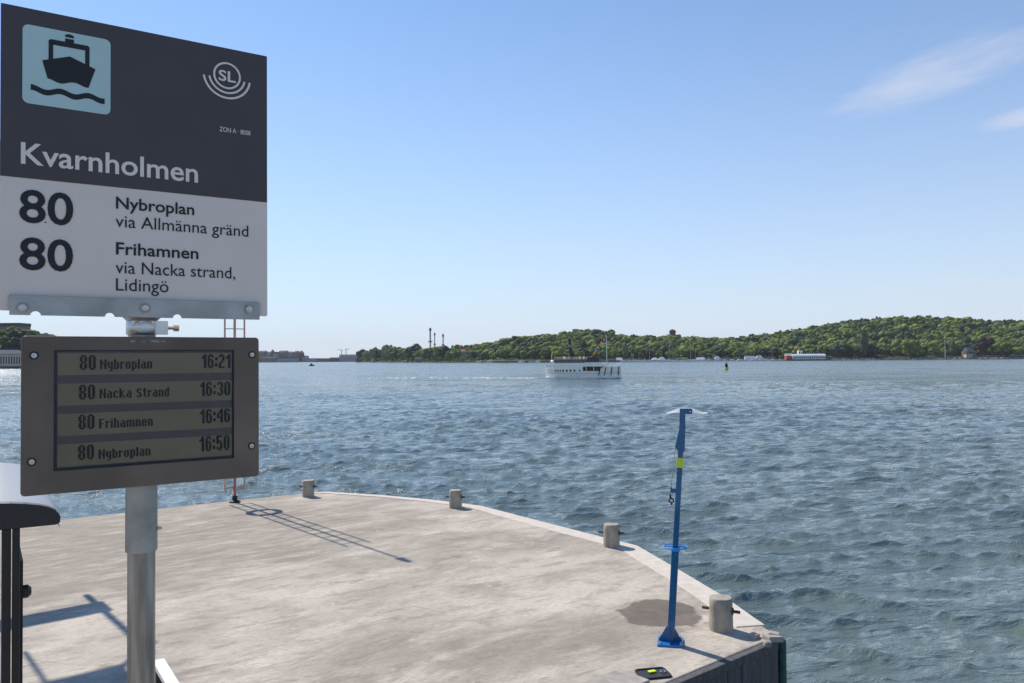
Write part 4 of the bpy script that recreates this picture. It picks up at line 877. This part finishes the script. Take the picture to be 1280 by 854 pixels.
# amusement park towers
for (u, vt, w_, lb_) in ((538, 411.5, 2.6, 'tallest and leftmost of three thin ride towers beyond the point'), (543.5, 417.5, 1.7, 'middle one of three thin ride towers beyond the point'), (554, 419, 2.0, 'rightmost of three thin ride towers beyond the point')):
    p = atd(u, 448, 1500); H_ = hgt(u, vt, 1500) - p.z; t = thing('ride_tower', lb_, 'tower', p, 0, 'thin ride towers')
    MB().box((0, 0, H_ / 2), (w_, w_, H_)).build('tower_shaft', WALL['grey'], t); MB().lathe([(0, 0), (w_ * .9, 0), (w_ * .9, 4), (w_ * .3, 5), (0, 7)], 8).build('tower_head', M_roofdk, t, (0, 0, H_ - 3))
    MB().lathe([(w_ * .8, 0), (w_ * 1.5, 0), (w_ * 1.5, 2.2), (w_ * .8, 2.2)], 10).build('gondola_ring', WALL['red'], t, (0, 0, H_ * .55))
house('pink_villa', 'pink villa among the trees on the point right of the ride towers', 'house', 573, 583, 444, 439.5, 436.5, 1090, 'pink', 'hip', M_roofred, 10, (4, 2), z0=None)
house('shore_cottage', 'small dark cottage at the water left of the pink villa', 'house', 519, 528, 452, 449, 446.8, 1190, 'brown', 'gable')
house('boathouse', 'pale boathouse at the waterline below the ride towers', 'house', 530, 534, 452.6, 449.5, 448, 1180, 'white', 'gable')
# brick lookout tower on the ridge
t, W_, hw, hr = house('brick_tower', 'dark red brick lookout tower rising above the wooded ridge', 'tower', 838, 844.6, 424, 413.4, 411.6, 1160, 'brick', 'hip', M_roofdk, 7, (0, 0))
MB().box((0, 3.5, hw - 1.8), (W_ + 1.2, 8.2, 1.6)).build('balcony', WALL['brick'], t); 
for k in (-1, 0, 1): MB().box((k * 2.0, -.1, hw * .6), (.7, .3, 2.4)).build('window', M_win, t)
# white pavilion on the water and its red roofed turret
Yp = 872
t, W_, hw, hr = house('waterside_pavilion', 'long white waterside pavilion with pale barrel roof on a dark pontoon', 'pavilion', 991, 1032.5, 449.5, 444.5, 442.4, Yp, 'white', 'gable', mat('pale_sheet_roof', (.6, .62, .66), .4, 0, .06, .3), 9, (16, 1), None, .45)
MB().box((-2, 3, -.5), (W_ + 12, 12, 1.2)).build('pontoon', M_roofdk, t)
house('pavilion_wing', 'low red and cream wing at the left end of the white pavilion', 'house', 983.5, 990.5, 449.5, 445, 441.9, Yp + 2, 'red', 'gable', mat('cream_roof', (.5, .42, .36), .6, 0, .1, .3), 8)
house('turret', 'small white turret with red pointed roof above the white pavilion', 'tower', 998.2, 1003.4, 449, 438.5, 435.2, Yp + 11, 'white', 'spire', M_roofred, 4.5, (2, 2))
# flag house
house('flag_house', 'brown villa with dark hipped roof half hidden among trees near the flagpole', 'house', 1209, 1220, 446.5, 439.5, 434, 893, 'brown', 'hip', M_roofdk, 11, (5, 2))
house('flag_house_annex', 'low cream annex in front of the villa near the flagpole', 'house', 1208, 1216, 447, 442.5, 440.6, 884, 'cream', 'flat', None, 5, (3, 1))
p = atd(1181.5, 447, 884); t = thing('flagpole', 'bare white flagpole on the rocky shore left of the brown villa', 'flagpole', p)
MB().tube((0, 0, 0), (0, 0, hgt(1181.5, 422, 884) - p.z), .28, .14, 8).build('pole', M_white, t); MB().lathe([(0, 0), (.35, 0), (.35, .5), (0, .6)], 8).build('finial', M_yellow, t, (0, 0, hgt(1181.5, 422, 884) - p.z))
p = atd(1244, 446, 880)
# marina sheds, tents
mg = 'marina sheds and tents'
for i, (a, c, vw, vr, wl_, rf, rmk, lb_) in enumerate([(662, 668, 450.5, 449, 'cream', 'gable', None, 'small cream shed just left of the steamship stern'), (762, 770, 450, 448, 'red', 'gable', None, 'small red shed right of the steamship mast'), (771, 778, 449.8, 447.2, 'white', 'gable', 'w', 'white gabled tent third left of the twin masts'), (782, 789, 450, 448.2, 'brown', 'gable', None, 'brown shed between two white tents left of the middle'), (815, 823, 449.5, 447, 'white', 'hip', 'w', 'white pointed tent just right of the tall mast at the marina'), (824, 832, 449.3, 446.2, 'white', 'hip', 'w', 'larger white pointed tent left of the tower line'), (836, 848, 449.5, 447.4, 'cream', 'gable', None, 'wide cream shed straight under the brick tower'), (850, 857, 449.6, 448, 'pink', 'gable', None, 'pink shed at the foot of the meadow'), (872, 881, 449.2, 446.8, 'white', 'gable', 'w', 'white shed right of the second tall mast'), (884, 893, 449, 447, 'grey', 'gable', None, 'grey roofed shed in the middle of the marina'), (893, 901, 448.8, 445.3, 'white', 'hip', 'w', 'tall white tent left of the channel buoy'), (903, 913, 448.8, 446.6, 'pink', 'gable', None, 'pink long shed above the channel buoy'), (918, 924, 448.6, 446.2, 'brown', 'gable', None, 'brown shed right of the channel buoy'), (932, 944, 448.5, 445, 'white', 'gable', 'w', 'wide white hall left of the pavilion'), (945, 955, 448.3, 444.2, 'white', 'hip', 'w', 'white peaked hall nearest to the pavilion'), (960, 969, 448.3, 446.2, 'grey', 'gable', None, 'grey shed between halls and pavilion')]):
    house('marina_shed' if rmk is None else 'marina_tent', lb_, 'shed' if rmk is None else 'tent', a, c, 451.5 - (a - 760) * .009, vw + .3, vr, 903, wl_, rf, WALL['white'] if rmk else None, 5, (0, 0), mg)
BT = {}
def moored(u, L_, mast, cabin, label):
    p = shore_pt(u, -9 + random.uniform(-1, 1)); t = thing('moored_boat', label, 'boat', p, random.uniform(-.3, .3) + (PI if random.random() < .5 else 0), 'boats moored along the far marina')
    if not label: BT.setdefault(('small white sailing boat' if mast else 'small white motor boat', 'moored left of the steamship' if u < 700 else 'moored along the marina right of the steamship'), []).append((u, t))
    hbm = MB(); xs_ = np.linspace(-.5, .5, 7); vs = []
    for x in xs_:
        w_ = 1.25 * (1 - max(0, x * 2) ** 2.2 * .97) * (.85 if x < -.4 else 1); z_ = 1.3 + .5 * max(0, x) * 2
        vs += [(x * L_, -w_, z_), (x * L_, -w_ * .6, -.3), (x * L_, w_ * .6, -.3), (x * L_, w_, z_)]
    fs = [(i * 4 + j, i * 4 + j + 1, i * 4 + 5 + j, i * 4 + 4 + j) for i in range(6) for j in range(3)] + [(i * 4 + 3, i * 4, i * 4 + 4, i * 4 + 7) for i in range(6)] + [(0, 3, 2, 1)]
    hbm.add(vs, fs).build('hull', WALL['white'], t)
    MB().box((-.05 * L_, 0, 1.3 + cabin / 2 - .3), (L_ * .45, 1.7, cabin), taper=.85).build('cabin', WALL['white'], t)
    if mast: MB().tube((.05 * L_, 0, 1), (.05 * L_, 0, 1 + mast), .11, .07, 6).build('mast', WALL['white'], t)
for i, u in enumerate([600, 612, 652, 664, 672, 779, 786, 792, 798, 806, 812.5, 828, 836.5, 846, 855, 862.3, 868.5, 877, 886, 896, 906, 915, 924, 933, 941, 950, 957, 966, 974]):
    big = {812.5: 17.5, 836.5: 24, 862.3: 19, 868.5: 12, 933: 14, 798: 8, 828: 8}; mast = big.get(u, random.choice([0, 0, 6, 8, 9]) if u > 760 else 7); Lb = random.uniform(6, 10) * (1.5 if u in big else 1)
    lb_ = {812.5: 'white sailing boat with tall mast, first tall mast right of the steamship', 836.5: 'white sailing boat whose tall mast points at the brick tower', 862.3: 'white sailing boat with tall mast right of the brick tower', 868.5: 'white sailing boat just right of the third tall mast', 933: 'white sailing boat with tall mast right of the channel buoy'}.get(u)
    moored(u, Lb, mast, random.uniform(.8, 1.4), lb_)
name_by_order(BT, '{o}{k}{f} {w}')

# ------------------------------------------------------------------ STEAMSHIP
M_hullw = mat('ship_white', (.95, .91, .84), .4, 0, .05, .5); M_wood = mat('varnished_wood', (.20, .09, .045), .4, 0, .3, 1); M_funnel = mat('funnel_black', (.03, .022, .022), .5); M_deck = mat('deck_wood', (.35, .26, .18), .7)
spx = at(729, 473.2, WATER_Z); YW = R(-22)
ship = thing('steamship', 'old white passenger steamship with black funnel and a line of signal flags', 'ship', spx, YW)
SSC = spx.y / 1000; LS = 90 * SSC / math.cos(YW)
def sx(u): return (u - 729) * SSC / math.cos(YW) * 1.0
def szv(v): return (473.2 - v) * SSC
def hull_half(t):  # t 0 stern .. 1 bow
    return (min(1, (t + .02) / .16) ** .55) * (1 - max(0, (t - .66) / .34) ** 2.1 * .97) * 2.15
def sheer(t): return szv(459.8) * (1 + .10 * (abs(t - .45) / .55) ** 2) - .25
hm = MB(); vs = []; NT = 30
for i in range(NT + 1):
    t_ = i / NT; x = -LS / 2 + LS * t_; b0 = hull_half(t_); zt_ = sheer(t_) + (.35 if t_ > .78 else 0)
    for q, zf in ((.55, -.15), (.86, .12), (.97, .42), (1.0, .75), (1.03, 1.0)):
        vs.append((x - (1 - zf) * (.5 if t_ > .9 else 0) * 0, -b0 * q, zt_ * zf))
    for q, zf in ((1.03, 1.0), (1.0, .75), (.97, .42), (.86, .12), (.55, -.15)):
        vs.append((x, b0 * q, zt_ * zf))
k = 10; fs = [(i * k + j, i * k + j + 1, (i + 1) * k + j + 1, (i + 1) * k + j)[::-1] for i in range(NT) for j in range(k - 1)] + [tuple(range(k)), tuple(NT * k + j for j in range(k - 1, -1, -1))]
hull_o = hm.add(vs, fs).build('hull', M_hullw, ship, smooth=True)
st_ = MB()
for i in range(NT):
    t0, t1 = i / NT, (i + 1) / NT
    for sg_ in (-1, 1): st_.tube((-LS / 2 + LS * t0, sg_ * hull_half(t0) * 1.01, sheer(t0) * .56), (-LS / 2 + LS * t1, sg_ * hull_half(t1) * 1.01, sheer(t1) * .56), .05, .05, 5)
st_.build('rubbing_strake', WALL['cream'], hull_o)
for i, u in enumerate((699, 701.7, 704.5, 708, 712.5, 717, 721.8, 728)):
    t_ = (sx(u) + LS / 2) / LS; MB().box((sx(u), -hull_half(t_) * 1.0 + .02, szv(463.2)), (.28 if u < 706 or u > 725 else .42, .14, .52)).build('porthole', M_win, hull_o)
hwid = 2.12
MB().box(((sx(697) + sx(735)) / 2, 0, (szv(461) + szv(453.7)) / 2), (sx(735) - sx(697), hwid * 2, szv(453.7) - szv(461))).build('main_deckhouse', M_hullw, ship)
MB().box(((sx(731) + sx(752)) / 2, 0, (szv(464) + szv(458.2)) / 2 ), (sx(752) - sx(731), hwid * 2 - .2, szv(458.2) - szv(464))).build('entrance_lobby', M_wood, ship)
o = MB().box(((sx(732) + sx(752)) / 2, -hwid - .09, (szv(464) + szv(458.2)) / 2 ), (sx(752) - sx(732), .12, szv(458.6) - szv(463.6))).build('opening_shade', mat('painted_interior_shade', (.04, .03, .028), .8, 0, .5, 2), ship)  # solid dark slab on the hull, painted as the shade inside the passageway
for k in range(4): MB().box((sx(736 + k * 4.4), -hwid - .17, (szv(464) + szv(458.2)) / 2), (.14, .08, szv(458.6) - szv(463.6))).build('opening_post', M_wood if k % 2 else M_hullw, ship)
MB().box(((sx(734) + sx(754)) / 2, 0, (szv(458.2) + szv(453.2)) / 2), (sx(754) - sx(734), hwid * 2 + .1, szv(453.2) - szv(458.2))).build('bridge_front_screen', M_hullw, ship)
MB().box(((sx(696) + sx(736)) / 2, 0, (szv(453.7) + szv(449.6)) / 2), (sx(736) - sx(696), 3.1, szv(449.6) - szv(453.7))).build('saloon_glazing', M_win, ship)
for k in range(20):
    x = sx(696.4 + k * 2.05); MB().box((x, -1.58, (szv(453.7) + szv(449.6)) / 2), (.16, .12, szv(449.6) - szv(453.7))).build('saloon_post', mat('saloon_post_paint', (.42, .27, .21), .5), ship)
MB().box(((sx(694) + sx(736)) / 2, 0, szv(449.1)), (sx(736) - sx(694), 3.9, .14)).build('saloon_roof', mat('roof_canvas', (.45, .43, .42), .7), ship)
MB().box(((sx(736) + sx(750)) / 2, 0, (szv(453) + szv(447.5)) / 2), (sx(750) - sx(736), 2.9, szv(447.5) - szv(453))).build('wheelhouse', mat('wheelhouse_dark', (.05, .04, .04), .3, 0, .3, 1), ship)
MB().box(((sx(735) + sx(755)) / 2, 0, szv(447.1)), (sx(755) - sx(735), 3.6, .16)).build('wheelhouse_roof', M_funnel, ship)
for k in range(4): MB().box((sx(738.5 + k * 3.2), -1.47, szv(450.2)), (.38, .08, .5)).build('wheelhouse_window', M_win, ship)
MB().tube((sx(715), 0, szv(449)), (sx(712.6), 0, szv(424)), .42, .36, 16).build('funnel', M_funnel, ship, smooth=True)
MB().tube((sx(713.9), 0, szv(434)), (sx(713.45), 0, szv(430.6)), .435, .43, 16).build('funnel_band', mat('funnel_band_paint', (.45, .2, .15), .5), ship, smooth=True)
MB().tube((sx(717.5), 0, szv(449)), (sx(717.5), 0, szv(441)), .2, .17, 10).build('steam_pipe', M_funnel, ship)
for u in (705, 724, 729): MB().tube((sx(u), .7, szv(449)), (sx(u), .7, szv(445.8)), .16, .26, 8).build('ventilator', M_hullw, ship)
MB().tube((sx(757.5), 0, szv(462)), (sx(757.0), 0, szv(419)), .10, .06, 8).build('foremast', M_hullw, ship)
MB().tube((sx(757.3), -1.0, szv(427)), (sx(757.3), 1.0, szv(427)), .05, .05, 6).build('yard', M_hullw, ship)
MB().tube((sx(757), 0, szv(419)), (sx(757), 0, szv(414.5)), .03, .02, 5).build('topmast', M_rubber, ship)
MB().tube((sx(690.5), 0, szv(459)), (sx(690.5), 0, szv(442)), .06, .04, 6).build('aft_mast', M_hullw, ship)
MB().box(((sx(684) + sx(753.5)) / 2 , 0, szv(459.9)), (1.0, 3.2, .1)).build('deck', M_deck, ship)
MB().lathe([(0, -.9), (.3, -.6), (.42, 0), (.3, .6), (0, .9)], 10).build('lifeboat', M_hullw, ship, (sx(694.5), -1.2, szv(452)), rot=(0, PI / 2, 0), smooth=True)
for u in (692.5, 696.5): MB().tube((sx(u), -1.3, szv(459)), (sx(u), -1.3, szv(450)), .04, .04, 5).build('lifeboat_davit', M_hullw, ship)
MB().box((sx(690), 0, szv(456.5)), (2.2, 3.0, .08)).build('stern_awning', M_deck, ship)
for k in range(6): MB().tube((sx(685.5 + k * 2), -1.55, szv(460)), (sx(685.5 + k * 2), -1.55, szv(456.5)), .045, .045, 5).build('stern_rail_post', M_rubber if k % 2 else M_hullw, ship)
rl = MB()
for i in range(24, 31):
    t_ = min(1, i / 30); x = -LS / 2 + LS * t_
    for sg_ in (-1, 1): rl.tube((x, sg_ * hull_half(t_), sheer(t_) + .3), (x, sg_ * hull_half(t_), sheer(t_) + 1.0), .03, .03, 5)
rl.build('bow_rail_posts', M_hullw, ship)
rl = MB()
for i in range(23, 30):
    for sg_ in (-1, 1):
        t0, t1 = i / 30, (i + 1) / 30; rl.tube((-LS / 2 + LS * t0, sg_ * hull_half(t0), sheer(t0) + 1.0), (-LS / 2 + LS * t1, sg_ * hull_half(t1), sheer(t1) + 1.0), .03, .03, 5)
rl.build('bow_handrail', M_hullw, ship)
for u, du in ((752.5, -2.2), (758.5, -1.8), (765.0, -1.3), (771.8, -.3)):
    t_ = min(.985, (sx(u) + LS / 2) / LS); t2 = min(.985, (sx(u + du) + LS / 2) / LS)
    MB().tube((sx(u), -hull_half(t_) * 1.03 - .10, sheer(t_) + .25), (sx(u + du), -hull_half(t2) * 1.0 - .14, sheer(t_) * .32), .10, .10, 8).build('rope_fender', M_rubber, ship)
flcol = [mat('flag_yellow', (.85, .55, .03), .7), mat('flag_white', (.8, .8, .8), .7), mat('flag_red', (.6, .05, .04), .7), mat('flag_blue', (.05, .1, .4), .7)]
fa = Vector((sx(757), 0, szv(421))); fb = Vector((sx(739), 0, szv(447.5))); MB().tube(fa, fb, .018, .018, 5).build('signal_line', M_rubber, ship)
for k, ci in enumerate([2, 1, 2, 1, 0, 0, 2, 1, 3, 1, 0, 0, 0, 2, 1]):
    p = fa.lerp(fb, (k + .8) / 16); wv_ = .12 * math.sin(k * 2.1)
    MB().add([(p.x, 0, p.z), (p.x - .42, wv_, p.z + .02), (p.x - .42, wv_ + .06, p.z - .50), (p.x, .05, p.z - .52), (p.x, .012, p.z), (p.x - .42, wv_ + .012, p.z + .02), (p.x - .42, wv_ + .072, p.z - .50), (p.x, .062, p.z - .52)], [(0, 1, 2, 3), (7, 6, 5, 4), (0, 4, 5, 1), (1, 5, 6, 2), (2, 6, 7, 3), (3, 7, 4, 0)]).build('signal_flag', flcol[ci], ship)
rl = MB()
for sg_ in (-1, 1):
    for k in range(11): rl.tube((sx(697 + k * 3.8), sg_ * 1.85, szv(448.9)), (sx(697 + k * 3.8), sg_ * 1.85, szv(446.6)), .03, .03, 5)
    rl.tube((sx(697), sg_ * 1.85, szv(446.6)), (sx(735), sg_ * 1.85, szv(446.6)), .03, .03, 5); rl.tube((sx(697), sg_ * 1.85, szv(447.7)), (sx(735), sg_ * 1.85, szv(447.7)), .02, .02, 5)
rl.build('upper_rail', M_hullw, ship)
# foam along the waterline
M_foam = mat('foam', (.78, .80, .80), .9, 0, .1, 2)
fm = MB(); rf = random.Random(3)
for i in range(420):
    t_ = rf.random() ** 1.0; x = -LS / 2 - 3 + (LS + 3) * t_; tt_ = max(0, min(1, (x + LS / 2) / LS)); off = hull_half(tt_) * .8 + abs(rf.gauss(0, .5)) ; s_ = rf.uniform(.08, .34)
    sgn = -1 if rf.random() < .8 else 1; fm.box((x, sgn * off, WATER_Z * 0 + .04 + rf.uniform(0, .22) * (2 if tt_ > .7 else 1)), (s_ * 3.2, s_, s_ * .9), rf.uniform(-.3, .3), taper=.5)
for i in range(90):   # broken wake left behind the stern
    x = -LS / 2 - 2 - 48 * rf.random() ** 1.3; sp_ = 1.2 + (-x - LS / 2) * .10; s_ = rf.uniform(.10, .26)
    fm.box((x, rf.choice((-1, 1)) * sp_ * rf.uniform(.55, 1.1), .05 + rf.uniform(0, .08)), (s_ * 6, s_ * 2, s_ * .35), rf.uniform(-.3, .3), taper=.5)
o = fm.build('bow_foam', M_foam, None, spx, rot=(0, 0, YW)); tag(o, 'white foam and broken wake along and behind the steamship', 'foam', None, 'stuff')

# ------------------------------------------------------------------ BUOY + small boat
p = at(908, 462.5, WATER_Z); k_ = p.y / 1000; by = thing('channel_buoy', 'black over yellow channel buoy floating right of the steamship', 'buoy', p)
MB().lathe([(0, -.4), (2.3 * k_, -.4), (2.6 * k_, .6 * k_), (2.5 * k_, 2.2 * k_), (1.7 * k_, 3.4 * k_), (0, 3.5 * k_)], 20).build('float', mat('buoy_yellow', (.62, .52, .03), .5), by, smooth=True)
MB().lathe([(0, 3.4 * k_), (1.9 * k_, 3.4 * k_), (1.8 * k_, 6.6 * k_), (1.2 * k_, 8.2 * k_), (0, 8.4 * k_)], 16).build('tower', M_rubber, by, smooth=True)
MB().lathe([(0, 8.4 * k_), (.5 * k_, 8.4 * k_), (.5 * k_, 9.5 * k_), (0, 9.7 * k_)], 10).build('lamp', M_rubber, by)
p = at(389.5, 457.6, WATER_Z); k_ = p.y / 1000; sb = thing('motor_boat', 'small dark motor boat under way below the city skyline', 'boat', p, .3)
MB().prism([(-3.2 * k_, -1.2 * k_), (2 * k_, -1.2 * k_), (3.6 * k_, 0), (2 * k_, 1.2 * k_), (-3.2 * k_, 1.2 * k_)], -.1, 1.5 * k_).build('hull', M_rubber, sb)
MB().box((-.3 * k_, 0, 2.3 * k_), (2.6 * k_, 1.6 * k_, 1.7 * k_), taper=.75).build('cabin', M_funnel, sb)
MB().tube((0, 0, 3 * k_), (0, 0, 4.2 * k_), .1 * k_, .1 * k_, 6).build('mast', M_rubber, sb)

# ------------------------------------------------------------------ AIR
hb_ = MB().box((0, 1400, (95 + WATER_Z - 7) / 2), (5200, 4000, 95 - (WATER_Z - 7)))
hm_ = bpy.data.materials.new('air'); hm_.use_nodes = True; q = hm_.node_tree; q.nodes.clear(); pv = q.nodes.new('ShaderNodeVolumePrincipled'); om = q.nodes.new('ShaderNodeOutputMaterial')
pv.inputs['Color'].default_value = (.80, .88, 1, 1); pv.inputs['Density'].default_value = .00006; q.links.new(pv.outputs[0], om.inputs['Volume'])
hz_o = hb_.build('haze', hm_); hz_o['kind'] = 'stuff'
